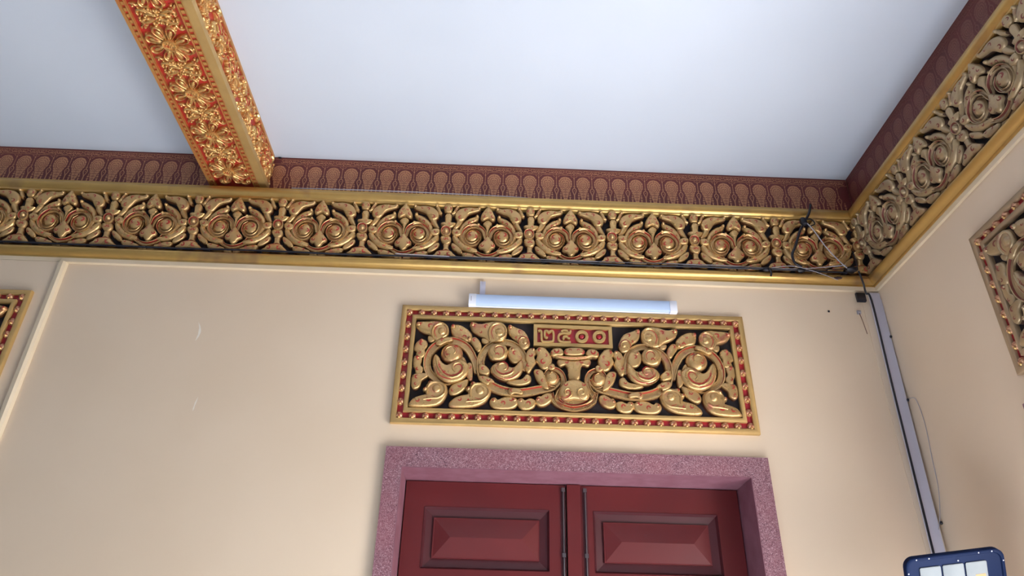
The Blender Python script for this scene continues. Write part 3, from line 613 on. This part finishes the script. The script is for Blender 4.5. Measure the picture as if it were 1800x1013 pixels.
# rosette bead with an X cut in it and a pointed tip below
mb = MB(); R = .0200
vs = [(0, -.030, 0)]; nseg = 16
for k, (rr, hh) in enumerate([(.35, .030), (.68, .0265), (.90, .020), (1.0, .010)]):
    for i in range(nseg):
        a = 2 * PI * i / nseg; g = 1 - (.22 if i % 4 == 2 and k < 3 else 0)
        vs.append((R * rr * math.cos(a), -hh * g, R * rr * math.sin(a) * 1.08))
fs = [(0, 1 + i, 1 + (i + 1) % nseg) for i in range(nseg)]
for k in range(3):
    for i in range(nseg): a = 1 + k * nseg + i; b = 1 + k * nseg + (i + 1) % nseg; fs.append((a, a + nseg, b + nseg, b))
mb.add(vs, fs); bv = surf(mb)
for a in (45, 135):
    c, s_ = math.cos(math.radians(a)), math.sin(math.radians(a))
    stroke(mb, bv, [(-c * R * .85, -s_ * R * .9), (-c * R * .4, -s_ * R * .42), (0, 0), (c * R * .4, s_ * R * .42), (c * R * .85, s_ * R * .9)], [.001, .0022, .0024, .0022, .001], 1, 10, .0008)
BEAD = mesh(mb, 'bead', [PINKG, RED])
mb = MB(); ball(mb, 0, 0, .0085, .030, .0105, n=12); DROPT = mesh(mb, 'bead_tip', [BGOLD, FRAMEG])

def panel(loc, rz, label, year=True, umin=-9, umax=9):
    r = tag(empty('openwork_grille', loc, rz), label, 'grille')
    o_ = obj('outer_frame', OUTR, r); obj('red_channel', CHAN, r); obj('inner_frame', INNR, r)
    obj('backing_board', mesh(MB().box(-.915, .915, -.004, .0, -.285, .285), 'backing_board', BLACK, False), r)
    nb = 28; nv = 8
    cs = [(-.941 + 1.882 * i / (nb - 1), s * .311) for i in range(nb) for s in (-1, 1)] + [(s * .941, -.311 + .622 * j / nv) for j in range(1, nv) for s in (-1, 1)]
    for x, z in cs:
        b = obj('bead', BEAD, r, (x, 0, z)); obj('bead_tip', DROPT, b, (0, -.002, -.011))
    for p in lside:
        obj(p.name, p.me, r, (0, 0, 0)); obj(p.name, p.mm, r, (0, 0, 0))
    for p in lmid: obj(p.name, p.me, r)
    if True:
        m_ = MB(); w_ = .020
        m_.box(PX0, PX1, -.036, -.0, PZ1 - w_, PZ1); m_.box(PX0, PX1, -.036, -.0, PZ0, PZ0 + w_)
        m_.box(PX0, PX0 + w_, -.036, -.0, PZ0 + w_, PZ1 - w_); m_.box(PX1 - w_, PX1, -.036, -.0, PZ0 + w_, PZ1 - w_)
        pl = obj('year_plate', mesh(m_, 'year_plate', FRAMEG, False), r)
        obj('plate_ground', mesh(MB().box(PX0 + w_, PX1 - w_, -.022, 0, PZ0 + w_, PZ1 - w_), 'plate_ground', CRIM, False), pl)
        if year:
            for n_, p in digits: obj(n_, p.me, pl)
            obj('zero_boss', ZB, pl)
    return r
PC = (0.4335, 3.458)
panel((PC[0], 0, PC[1]), 0, 'gilded openwork panel with red beaded frame and year plate above the maroon door')
panel((-2.640 - .985, -.022, PC[1] - .004), 0, 'gilded openwork panel cut off by the left edge of the photo', year=False)
rp_ = panel((RX, -.885 - .985, PC[1] - .004), -PI / 2, 'shaded grey-gold openwork panel on the right wall', year=False)

dust_and_shade(rp_)
# ================================================================== DOOR
def door_frame(loc, rz, name, y_in=.20):
    fr_ = MB(); X0, X1, Z = DX0 - .434, DX1 - .434, DZ; A0, A1, Z0 = IX0 - .434, IX1 - .434, IZ
    fr_.box(X0, A0 - .004, -.03, .0, 0, DZ); fr_.box(A1 + .004, X1, -.03, .0, 0, DZ); fr_.box(A0 - .004, A1 + .004, -.03, .0, Z0 + .004, DZ)
    o = obj(name, mesh(fr_, name, TERR, False), None, loc, (0, 0, rz)); o['kind'] = 'structure'
    rv = MB(); rv.box(A0 - .0035, A0, -.0285, y_in + .1, 0, Z0); rv.box(A1, A1 + .0035, -.0285, y_in + .1, 0, Z0); rv.box(A0 - .0035, A1 + .0035, -.0285, y_in + .1, Z0, Z0 + .0035)
    obj('reveal', mesh(rv, 'reveal', MAUVE, False), o); return o
d1 = door_frame((.434, 0, 0), 0, 'door_1')
d2 = door_frame((RX, -1.852, 0), -PI / 2, 'door_2')
def ring_slope(mb, x0, x1, z0, z1, w_, ya, yb):
    """sloping picture-frame ring: outer edge at depth ya, inner at yb"""
    O = [(x0, z0), (x1, z0), (x1, z1), (x0, z1)]; I = [(x0 + w_, z0 + w_), (x1 - w_, z0 + w_), (x1 - w_, z1 - w_), (x0 + w_, z1 - w_)]
    mb.add([(x, ya, z) for x, z in O] + [(x, yb, z) for x, z in I], [(i, (i + 1) % 4, 4 + (i + 1) % 4, 4 + i) for i in range(4)])
def door_panel(leaf, x0, x1, z0, z1):
    Y = .0
    mb = MB(); ring_slope(mb, x0, x1, z0, z1, .010, Y - .003, Y + .014); ring_slope(mb, x0 + .010, x1 - .010, z0 + .010, z1 - .010, .042, Y + .014, Y + .024)
    fl = obj('panel_moulding', mesh(mb, 'panel_moulding', DOORD, False), leaf)
    a0, a1, b0, b1 = x0 + .058, x1 - .058, z0 + .058, z1 - .058; h_ = (b1 - b0) / 2; zc = (b0 + b1) / 2
    k = min(h_, .085) ; y1 = Y - .010; y0 = Y + .012
    mb = MB()
    if b1 - b0 < .5: top = [(a0 + k, zc), (a1 - k, zc)]; 
    else: top = None
    if top:
        vs = [(a0, y0, b0), (a1, y0, b0), (a1, y0, b1), (a0, y0, b1), (a0 + k, y1, zc), (a1 - k, y1, zc)]
        mb.add(vs, [(0, 1, 5, 4), (1, 2, 5), (2, 3, 4, 5), (3, 0, 4)])
    else:
        vs = [(a0, y0, b0), (a1, y0, b0), (a1, y0, b1), (a0, y0, b1), (a0 + k, y1, b0 + k), (a1 - k, y1, b0 + k), (a1 - k, y1, b1 - k), (a0 + k, y1, b1 - k)]
        mb.add(vs, [(0, 1, 5, 4), (1, 2, 6, 5), (2, 3, 7, 6), (3, 0, 4, 7), (4, 5, 6, 7)])
    mb.box(a0 - .006, a1 + .006, y0, Y + .03, b0 - .006, b1 + .006)
    obj('raised_panel', mesh(mb, 'raised_panel', DOORM, False), leaf)
ZR = [(.25, .95), (1.05, 1.35), (1.45, 2.32), (2.420, 2.728)]
YD = .205
def leaf(x0, x1, px0, px1, label):
    mb = MB(); z1 = 2.862
    mb.box(x0, px0, 0, .045, .01, z1); mb.box(px1, x1, 0, .045, .01, z1)
    zs = [.01] + [q for r_ in ZR for q in r_] + [z1]
    for i in range(0, len(zs), 2): mb.box(px0, px1, 0, .045, zs[i], zs[i + 1])
    mb.box(px0, px1, .030, .045, .01, z1)
    o = obj('door_leaf', mesh(mb, 'door_leaf', DOORM, False), None, (0, YD, 0)); tag(o, label, 'door')
    for a, b in ZR: door_panel(o, px0, px1, a, b)
    return o
LL = leaf(IX0 + .006, .393, -.352, .306, 'left maroon door leaf, lit, with a raised panel and slide bolt')
RL = leaf(.475, IX1 - .006, .540, 1.202, 'right maroon door leaf, half in shade beside the reveal')
obj('astragal', mesh(MB().box(.400, .472, -.016, .04, .01, 2.862), 'astragal', DOORM, False), LL)
def tube(name, pts, r, m_, parent=None, n=None, seg=8, res=6):
    C = cm(pts, n or len(pts) * res); mb = MB(); vs = []; K = len(C); a = None
    for i, c in enumerate(C):
        t = (C[min(i + 1, K - 1)] - C[max(i - 1, 0)]).normalized()
        if a is None: a = t.cross(Vector((0, 0, 1)) if abs(t.z) < .9 else Vector((1, 0, 0)))
        a = (a - t * a.dot(t)).normalized(); b = t.cross(a)
        for j in range(seg): q = c + (a * math.cos(2 * PI * j / seg) + b * math.sin(2 * PI * j / seg)) * r; vs.append(tuple(q))
    fs = [(i * seg + j, i * seg + (j + 1) % seg, (i + 1) * seg + (j + 1) % seg, (i + 1) * seg + j) for i in range(K - 1) for j in range(seg)]
    fs += [tuple(range(seg)), tuple(range((K - 1) * seg, K * seg))[::-1]]
    mb.add(vs, fs); return obj(name, mesh(mb, name, m_, True), parent)
for lf, x in ((LL, .380), (RL, .497)):
    b = tube('slide_bolt', [(x, -.010, .9), (x, -.010, 2.0), (x, -.010, 2.835)], .0050, STEEL, lf)
    for z in (2.835, 2.50, 2.1, 1.6):
        mb = MB(); mb.box(x - .009, x + .009, -.017, 0.0, z - .010, z + .010); obj('bolt_guide', mesh(mb, 'bolt_guide', STEEL, False), b)
    mb = MB(); mb.box(x - .013, x + .013, -.003, .003, .9, 2.835)
    obj('bolt_track', mesh(mb, 'bolt_track', DOORD, False), b)

# ================================================================== BEAM
bx0, bx1, bz = -1.824, -1.480, 4.61
bm_ = tag(empty('carved_beam', (-1.652, 0, bz)), 'red and gold carved ceiling beam with a row of flowers on its underside', 'beam')
HW = .172; L0, L1 = -.012, -5.2
obj('beam_core', mesh(MB().box(-HW + .006, HW - .006, L1, L0, .012, CEILZ - bz), 'beam_core', BRED, False), bm_)
mb = MB(); mb.box(HW - .034, HW + .010, L1, L0, -.008, .030); obj('corner_strip', mesh(mb, 'corner_strip', FRAMEG, False), bm_)
mb = MB(); mb.box(-HW - .005, -HW + .0035, L1, L0, -.004, .026); obj('corner_strip', mesh(mb, 'corner_strip', BEDGE, False), bm_)
for s, nm in ((1, 'ceiling_strip'), (-1, 'ceiling_strip')):
    mb = MB(); x = s * (HW + .003); mb.box(min(x, x - s * .02), max(x, x - s * .02), L1, L0 - .012, CEILZ - bz - .022, CEILZ - bz - .001); obj(nm, mesh(mb, nm, BEDGE, False), bm_)
# notched strips: two rails with small blocks between them, one block per notch
NP = .035
for xa, xb in ((-HW + .004, -HW + .036), (HW - .073, HW - .036)):
    mb = MB(); mb.box(xa, xa + .007, L1, L0, -.004, .02); mb.box(xb - .007, xb, L1, L0, -.004, .02)
    rail = obj('notched_rail', mesh(mb, 'notched_rail', BEDGE, False), bm_)
    mb = MB(); y = -.006
    vs = [(xa + .009, 0, .0), (xb - .009, 0, .0), (xb - .009, -NP * .55, .0), (xa + .009, -NP * .55, .0), (xa + .009, 0, .014), (xb - .009, 0, .014), (xb - .009, -NP * .55, .014), (xa + .009, -NP * .55, .014)]
    vs = [(a, b, c - (.003 if c < .001 else 0)) for a, b, c in vs]
    mb.add(vs, [(0, 3, 2, 1), (4, 5, 6, 7), (0, 1, 5, 4), (1, 2, 6, 5), (2, 3, 7, 6), (3, 0, 4, 7)])
    obj('notch_ground', mesh(MB().box(xa + .004, xb - .004, L1, L0, .005, .018), 'notch_ground', BRED, False), rail)
    blk = mesh(mb, 'notch_block', BEDGE, False)
    for i in range(int(5.1 / NP)): obj('notch_block', blk, rail, (0, -.014 - i * NP, 0))
# underside carving: local drawing plane (x across, v along the beam), relief pointing down
def down(x, y, z): return (x, z, y)            # (x, -h, v) -> (x, v, -h)
def downm(p): return p
BC = [BGOLD, BEDGE, BRED]
ID = lambda x, y: (x, y)
def BP(name): return Piece(name, ID, 1.0)
pet = BP('petal'); 
pet.blob([(.022, -.006), (.042, -.016), (.066, -.026), (.088, -.022), (.098, 0), (.088, .022), (.066, .026), (.042, .016), (.022, .006)], .010, [(.05, 0), (.075, 0)], n=18, flatm=2)
pet.sweep([(.026, -.004), (.044, -.014), (.064, -.023), (.080, -.024), (.090, -.014), (.094, 0), (.090, .014), (.080, .024), (.064, .023), (.044, .014), (.026, .004)], [.005, .008, .009, .011, .012, .010, .012, .011, .009, .008, .005], .024, 'dome', n=26)
pet.blob([(.034, -.005), (.054, -.0115), (.074, -.009), (.080, 0), (.074, .009), (.054, .0115), (.034, .005)], .023, [(.05, 0), (.066, 0)], n=14, base=.004)
pet.done(down, BC)
petl = [pet]
hub = BP('flower_hub'); hub.blob(circ(0, 0, .036), .032, [(0, 0)], n=22, rings=[(0, 0), (0, .7), (.10, 1), (.22, .98), (.34, .72), (.4, .72)])
for i in range(6): hub.ball(.0125 * math.cos(i * PI / 3), .0125 * math.sin(i * PI / 3), .0062, .030, n=8)
hub.ball(0, 0, .0055, .030, n=8); hub.done(down, BC)
tipb = BP('petal_tip'); tipb.ball(.097, .012, .010, .018, n=10).ball(.097, -.012, .010, .018, n=10); tipb.done(down, BC)
sl = []
def leafset(specs, name):
    p = BP(name)
    for k in specs:
        if k[0] == 's': p.sweep(k[1], k[2], k[3], k[4] if len(k) > 4 else 'dome', n=12)
        elif k[0] == 'b': p.ball(*k[1:], n=12)
        else: p.blob(k[1], k[2], n=18)
    return p.done(down, BC)
sprays = [
 leafset([('s', [(0, .0), (.018, .012), (.040, .014), (.058, .004), (.060, -.012), (.048, -.016)], [.006, .014, .017, .014, .010, .006], .022), ('b', .047, -.010, .009, .026)], 'curled_leaf'),
 leafset([('s', [(.012, -.010), (.034, -.026), (.060, -.036), (.082, -.030), (.090, -.016)], [.006, .015, .018, .013, .005], .019), ('b', .088, -.020, .008, .024)], 'spray_leaf'),
 leafset([('s', [(.045, .022), (.062, .034), (.080, .036), (.094, .026)], [.006, .015, .015, .005], .020), ('b', .070, .018, .009, .024), ('b', .088, .010, .007, .02)], 'spray_leaf'),
]
sm = BP('small_blossom')
for i in range(5):
    a = i * 2 * PI / 5; sm.ball(.014 * math.cos(a), .014 * math.sin(a), .0095, .022, n=10)
sm.ball(0, 0, .007, .028, n=8)
for i in range(5):
    a = i * 2 * PI / 5 + .6
    sm.sweep([(.016 * math.cos(a), .016 * math.sin(a)), (.026 * math.cos(a + .3), .026 * math.sin(a + .3)), (.034 * math.cos(a + .1), .034 * math.sin(a + .1))], [.008, .012, .005], .018, 'dome', n=7)
sm.done(down, BC)
wl_ = leafset([('s', [(-.020, -.006), (-.006, .006), (.010, .006), (.022, -.004)], [.006, .013, .013, .005], .018), ('b', .004, -.008, .007, .018), ('b', -.012, .010, .006, .016)], 'spray_leaf')
budm = BP('bud'); budm.ball(0, 0, .0085, .020, n=8).ball(.010, .008, .006, .016, n=8); budm.done(down, BC)
for k in range(0, 14):
    y = -.183 - .3245 * k
    if k == 0: pass
    if y < L1 + .15: break
    h_ = obj('flower_hub', hub.me, bm_, (-.016, y, .012))
    for i in range(8):
        a = i * PI / 4 + PI / 8
        p_ = obj('petal', pet.me, h_, (0, 0, 0), (0, 0, a)); p_.scale = (1.16, 0.86, 1.1)
        p_['kind'] = 'x'; del p_['kind']
        obj('petal_tip', tipb.me, h_, (.010 * math.cos(a), .010 * math.sin(a), 0), (0, 0, a))
    yc = y + .162
    if k == 0: yc = None
    for yy in ([yc] if yc else []) :
        b_ = obj('small_blossom', sm.me, bm_, (-.016, yy, .012))
        for q in sprays:
            obj(q.name, q.me, b_, (0, 0, 0)); obj(q.name, q.me, b_, (0, 0, 0), (0, 0, PI))
            obj(q.name, q.mm, b_, (0, 0, 0))
        obj('curled_leaf', sprays[0].mm, b_, (0, 0, 0), (0, 0, PI))
        for q in sprays[1:]: obj(q.name, q.mm, b_, (0, 0, 0), (0, 0, PI))
        for sx, sy, az in ((.085, .062, .5), (.088, -.058, -.6), (-.084, .060, 2.6), (-.088, -.060, 3.7), (.052, .058, 1.2), (-.050, -.060, 4.4)):
            obj('spray_leaf', wl_.me, b_, (sx, sy, 0), (0, 0, az))
        for sx in (-1, 1):
            for sy in (-1, 1): obj('bud', budm.me, b_, (sx * .030, sy * .040, 0)); obj('bud', budm.me, b_, (sx * .006, sy * .034, 0))
for sx in (-1, 1):
    obj('curled_leaf', sprays[0].me if sx > 0 else sprays[0].mm, bm_, (sx * .03 - .006, -.080, .012))
# side carving on the faces: local x along the beam, z up, relief outwards
def side_leaf(seed):
    rnd = random.Random(seed); p = BP('acanthus_leaf')
    for k in range(15):
        x, y = rnd.uniform(-.08, .08), rnd.uniform(.035, .215); a = rnd.uniform(0, 2 * PI); r = rnd.uniform(.020, .036); f = rnd.choice((1, -1))
        pts = [(x + r * q * math.cos(a + f * q * 1.6), min(.236, max(.022, y + r * q * math.sin(a + f * q * 1.6)))) for q in (0, .5, 1.0, 1.5)]
        p.sweep(pts, [.010, .024, .026, .008], rnd.uniform(.016, .028), rnd.choice(('dome', 'ridge', 'groove')), n=9)
        p.ball(x, y, .010, .028, n=8)
    return p.done(None, BC)
al = [side_leaf(s) for s in range(6)]
sb = BP('side_flower')
for i in range(7):
    a = i * 2 * PI / 7; c, s_ = math.cos(a), math.sin(a)
    sb.sweep([(.016 * c, .125 + .016 * s_), (.045 * c, .125 + .045 * s_), (.072 * c, .125 + .072 * s_)], [.014, .034, .014], .026, 'groove', n=8)
sb.ball(0, .125, .022, .034, n=14); sb.done(None, BC)
for s in (1, -1):
    k = 0; y = -.09
    while y > L1 + .1:
        o = obj('acanthus_spray' if k % 2 else 'side_flower', (al[k % 6].me if k % 2 else sb.me), bm_, (s * (HW - .008), y, 0), (0, 0, s * PI / 2))
        if k % 2 == 0: obj('acanthus_leaf', al[(k // 2 + 3) % 6].me, o, (0, .006, 0))
        y -= .125; k += 1

# ================================================================== LAMP, TRUNKING, CABLES
lt = tag(empty('batten_lamp', (-.17, 0, 3.85)), 'slim pale blue-white batten lamp mounted above the carved panel', 'lamp')
zt = -.012
def slab(x0, x1, y0, y1, z0, z1, m_, nm, par, bev=.006):
    me = bpy.data.meshes.new(nm); mb = MB()
    pr = [(y1, z0), (y0 + bev, z0), (y0, z0 + bev), (y0, z1 - bev), (y0 + bev, z1), (y1, z1)]
    vs = [(x, y, z) for x in (x0, x1) for y, z in pr]; K = 6
    mb.add(vs, [(j, (j + 1) % K, K + (j + 1) % K, K + j) for j in range(K)] + [tuple(range(K))[::-1], tuple(range(K, 2 * K))])
    return obj(nm, mesh(mb, nm, m_, True), par)
slab(0, 1.2, -.030, -.0, -.036, .036, PLAST, 'housing', lt)
slab(.040, 1.163, -.052, -.030, -.032, .036, DIFF, 'diffuser', lt, .005)
slab(-.002, .040, -.055, -.0, -.038, .038, PLAST, 'end_cap', lt)
slab(1.163, 1.204, -.055, -.0, -.038, .038, PLAST, 'end_cap', lt)
mb = MB(); mb.box(.010, .014, -.0562, -.0545, -.012, .018); obj('cap_slot', mesh(mb, 'cap_slot', GREYC, False), lt)
o = slab(-.112, -.080, -.020, -.0, 3.887, 3.992, TRUNK, 'cable_duct', None, .003); tag(o, 'short white cable duct rising from the left end of the lamp', 'cable duct')
o.location = (0, 0, 0)

# corner trunking, slightly out of plumb
tr = tag(empty('cable_trunking', (2.242, 0, 4.005)), 'pale lilac cable trunking running down the room corner', 'trunking')
tr.rotation_euler = (0, math.radians(0.95), 0)
slab(-.030, .026, -.030, -.004, -3.9, .0, TRUNK, 'trunking_body', tr, .002)
slab(-.031, .027, -.034, -.030, -3.9, -.045, TRUNK, 'trunking_lid', tr, .002)
tb = tube('corner_cable', [(2.125, -.115, 4.10), (2.150, -.09, 4.03), (2.178, -.045, 3.99), (2.203, -.040, 3.93), (2.193, -.040, 3.4), (2.182, -.040, 2.7), (2.160, -.040, 1.4), (2.138, -.040, .1)], .0058, CABLE, n=60)
tag(tb, 'black cable running down the lilac trunking in the corner', 'cable')
def lump(name, x, y, z, sx, sy, sz, m_, par=None, seed=1):
    rnd = random.Random(seed); mb = MB(); nn = 10; vs = []
    for k in range(1, 6):
        for i in range(nn):
            th = PI * k / 6; a = 2 * PI * i / nn; q = 1 + rnd.uniform(-.18, .18)
            vs.append((x + sx * q * math.sin(th) * math.cos(a), y + sy * q * math.sin(th) * math.sin(a), z + sz * q * math.cos(th)))
    fs = [(k * nn + i, k * nn + (i + 1) % nn, (k + 1) * nn + (i + 1) % nn, (k + 1) * nn + i) for k in range(4) for i in range(nn)]
    fs += [tuple(range(nn))[::-1], tuple(range(4 * nn, 5 * nn))]
    mb.add(vs, [f[::-1] for f in fs]); return obj(name, mesh(mb, name, m_, True), par)
o = MB(); 
jb = slab(2.128, 2.180, -.030, -.012, 3.945, 4.003, CABLE, 'junction_block', None, .004); tag(jb, 'small black junction block beside the top of the trunking', 'junction block')
cl = slab(2.118, 2.136, -.016, -.0, 3.868, 3.890, GREYC, 'cable_clip', None, .003); tag(cl, 'grey cable clip with a loose wire end below the junction block', 'cable clip')
tube('wire_end', [(2.124, -.014, 3.870), (2.130, -.018, 3.82), (2.142, -.012, 3.735)], .0022, mat('brown_wire', (120, 84, 66), None, rough=.5), cl)
o = lump('wall_plug', 1.950, -.003, 3.881, .007, .006, .007, CABLE); tag(o, 'black wall plug hole right of the lamp', 'wall plug')
for i, (y, z, lab) in enumerate([(-.03, 3.709, 'upper black clip on the right side of the trunking'), (-.03, 3.322, 'middle black clip where a grey wire leaves the trunking'), (-.03, 2.665, 'lowest black clip beside the trunking above the floodlight')]):
    xx = 2.2655; o = lump('trunking_clip', xx - .004, y - .006, z, .007, .008, .009, CABLE, None, i); tag(o, lab, 'clip', 'black clips beside the trunking')
o = tube('loose_wire', [(2.262, -.045, 3.325), (2.266, -.10, 3.30), (2.266, -.12, 3.16), (2.266, -.10, 2.98), (2.264, -.085, 2.82), (2.256, -.05, 2.70), (2.235, -.042, 2.63)], .0016, GREYC, n=40); tag(o, 'thin grey wire looping beside the trunking on the right wall', 'wire')

def ledge(u, dz=0, dy=0): return (u, -.052 - dy, 4.118 + dz)
rnd = random.Random(3)
pts = [ledge(-3.2 + i * .33, rnd.uniform(0, .006), rnd.uniform(0, .010)) for i in range(17)] + [(2.12, -.075, 4.118)]
tag(tube('frieze_cable', pts, .0060, CABLE, n=120), 'thick black cable lying along the lower ledge of the back frieze', 'cable')
pts = [(-.62 + i * .222, -.072 - rnd.uniform(0, .004), 4.124 + rnd.uniform(-.003, .004)) for i in range(12)] + [(2.06, -.110, 4.140)]
tag(tube('frieze_wire', pts, .0026, GREYC, n=120), 'thin grey wire running with the black cable along the frieze', 'wire')
pts = [(-.30 + i * .26, -.080 + rnd.uniform(-.003, .001), 4.116 + rnd.uniform(-.003, .006)) for i in range(9)] + [(2.10, -.095, 4.128)]
tag(tube('frieze_wire', pts, .0022, CABLE, n=120), 'thin black wire sagging over the grey one toward the corner', 'wire')
tag(tube('ledge_wire', [(-1.30, -.094, 4.566), (-1.0, -.100, 4.5665), (-.6, -.102, 4.5665), (-.3, -.100, 4.566), (.02, -.096, 4.565), (.16, -.085, 4.566)], .0030, GREYC, n=50), 'thin white wire on the top ledge of the back frieze', 'wire')
# strap hanging over the last crest, with knot and grey wire
st = tube('hanging_strap', [(1.925, -.120, 4.575), (1.898, -.130, 4.50), (1.850, -.134, 4.42), (1.815, -.130, 4.36), (1.775, -.122, 4.26), (1.748, -.112, 4.20), (1.760, -.100, 4.15), (1.80, -.090, 4.13)], .0080, CABLE, n=50); tag(st, 'black strap hanging diagonally across the last heart scroll', 'strap')
lump('knot', 1.850, -.135, 4.430, .024, .016, .030, CABLE, st, 4)
tube('strap_loop', [(1.845, -.135, 4.43), (1.90, -.125, 4.46), (1.925, -.12, 4.43), (1.88, -.125, 4.40)], .004, CABLE, st)
tag(tube('slack_wire', [(1.862, -.152, 4.405), (1.90, -.140, 4.36), (1.96, -.120, 4.26), (2.03, -.112, 4.16), (2.09, -.10, 4.11), (2.13, -.10, 4.12)], .0034, GREYC, n=40), 'slack grey wire slanting from the strap to the corner', 'wire')
tag(tube('hanging_wire', [(2.120, -.115, 4.24), (2.122, -.12, 4.17), (2.126, -.11, 4.11)], .0030, CABLE, n=16), 'short black wire hanging into the cable bundle at the corner', 'wire')
tag(tube('thin_wire', [(1.62, -.085, 4.120), (1.74, -.098, 4.128), (1.85, -.10, 4.10), (1.95, -.09, 4.07), (2.01, -.075, 4.055)], .0018, GREYC, n=24), 'hair-thin pale wire over the lower moulding near the corner', 'wire')
bd = lump('cable_bundle', 2.095, -.095, 4.118, .040, .026, .018, CABLE, None, 9); tag(bd, 'black bundle of taped cables in the frieze corner', 'cable bundle')
for i, (x, z, lab) in enumerate([(1.594, 4.110, 'black tape tag hanging from the frieze cable left of the strap'), (1.80, 4.116, 'black tape wrap on the frieze cable under the strap')]):
    o = lump('tape_wrap', x, -.075, z, .030, .016, .015, CABLE, None, 20 + i); tag(o, lab, 'tape')
    if i == 0: tube('tape_tail', [(x + .01, -.088, z), (x + .014, -.092, z - .03), (x + .010, -.088, z - .052)], .006, CABLE, o)
o = lump('bracket_stub', 2.02, -.066, 4.076, .026, .010, .008, mat('rusty_brown', (74, 50, 44), (60, 40, 36), 30, 0.8), None, 31); tag(o, 'small rusty stub on the lower moulding near the corner', 'bracket')
o = lump('paint_scrap', -1.445, -.014, 4.868, .012, .006, .006, CABLE, None, 41); tag(o, 'dark scrap at the ceiling edge right of the beam', 'scrap')
# bare plaster scratches on the back wall
mb = MB()
def scratch(pts, wd):
    C = cm(pts, 10); vs = []
    for i, c in enumerate(C):
        w_ = wd * math.sin(PI * (i + .3) / 10) * rnd.uniform(.6, 1.2); vs += [(c.x - w_, -.0008, c.y), (c.x + w_, -.0008, c.y)]
    mb.add(vs, [(2 * i, 2 * i + 1, 2 * i + 3, 2 * i + 2) for i in range(9)])
scratch([(-1.688, 3.665), (-1.672, 3.63), (-1.668, 3.59), (-1.678, 3.55)], .006); scratch([(-1.585, 3.22), (-1.592, 3.18), (-1.595, 3.14)], .004)
obj('plaster_scratch', mesh(mb, 'plaster_scratch', CHIPM, False), wb)

# ================================================================== FLOODLIGHT on the right wall
c0 = Vector((1.664, -.690, 2.359)); c1 = Vector((2.050, -.742, 2.406))     # top corners of the lamp
ex = (c1 - c0); Wd = ex.length; ex.normalize()
ez = Vector((.012, -.508, .861)); ez = (ez - ex * ez.dot(ex)).normalized()   # face tipped down the room
ey = ez.cross(ex)
HT = .44
fl = tag(empty('floodlight'), 'navy floodlight with a grid of pale cells at the lower right', 'floodlight')
fl.matrix_world = Matrix.Translation((c0 + c1) / 2) @ Matrix((ex, ey, ez)).transposed().to_4x4()
def rrect(x0, x1, z0, z1, r, n=6):
    out = []
    for cx, cz, a in ((x1 - r, z1 - r, 0), (x0 + r, z1 - r, 90), (x0 + r, z0 + r, 180), (x1 - r, z0 + r, 270)):
        for i in range(n + 1): t = math.radians(a + 90 * i / n); out.append((cx + r * math.cos(t), cz + r * math.sin(t)))
    return out
def plate(mb, loops):
    """loops = [(points, y)] joined by side faces, first and last capped"""
    n = len(loops[0][0]); vs = [(x, y, z) for L_, y in loops for x, z in L_]
    fs = [(k * n + i, k * n + (i + 1) % n, (k + 1) * n + (i + 1) % n, (k + 1) * n + i) for k in range(len(loops) - 1) for i in range(n)]
    fs += [tuple(range(n))[::-1], tuple(range((len(loops) - 1) * n, len(loops) * n))]
    mb.add(vs, [f[::-1] for f in fs])
hw_ = Wd / 2; mb = MB()
plate(mb, [(rrect(-hw_ + .012, hw_ - .012, -HT + .012, -.012, .03), .036), (rrect(-hw_, hw_, -HT, 0, .04), .026), (rrect(-hw_, hw_, -HT, 0, .04), .004), (rrect(-hw_ + .004, hw_ - .004, -HT + .004, -.004, .038), .0), (rrect(-hw_ + .012, hw_ - .012, -HT + .012, -.012, .034), .0), (rrect(-hw_ + .016, hw_ - .016, -HT + .016, -.016, .03), .006)])
obj('lamp_housing', mesh(mb, 'lamp_housing', NAVY, True), fl)
cw = Wd * .212; gx = Wd * .232; x00 = -Wd * .362; chh = .088; gz = .096
for i in range(3):
    for j in range(4):
        xa = x00 + gx * i; zb = -.043 - gz * j; za = zb - chh
        mb = MB(); plate(mb, [(rrect(xa, xa + cw, za, zb, .006, 3), .005), (rrect(xa, xa + cw, za, zb, .006, 3), .0015), (rrect(xa + .003, xa + cw - .003, za + .003, zb - .003, .005, 3), .0)])
        rf = obj('reflector_cell', mesh(mb, 'reflector_cell', REFL, True), fl)
        mb = MB(); mb.box(xa + .034, xa + cw - .010, -.0008, .002, za + .006, zb - .050); obj('light_chip', mesh(mb, 'light_chip', CHIP, False), rf)
for x, z in [(-hw_ + .045, -.008), (-hw_ + .095, -.008), (hw_ - .10, -.008), (hw_ - .048, -.008), (-hw_ + .007, -.06), (hw_ - .007, -.05), (-hw_ + .007, -.2), (hw_ - .007, -.2), (.012, -.030)]:
    mb = MB(); ball(mb, 0, 0, .0028, .0022, n=8); obj('screw', mesh(mb, 'screw', PLAST), fl, (x, .0005, z))
mb = MB(); mb.box(-.02, .02, .036, .12, -.26, -.2); mb.box(-.05, .05, .034, .050, -.30, -.16)
obj('bracket', mesh(mb, 'bracket', NAVY, False), fl)
bpy.context.view_layer.update()
q = fl.matrix_world.inverted() @ Vector((2.268, -.55, 2.20)); q0 = Vector((0, .10, -.23))
tube('bracket_arm', [tuple(q0), tuple(q0.lerp(q, .5)), tuple(q)], .012, STEEL, fl, n=8)
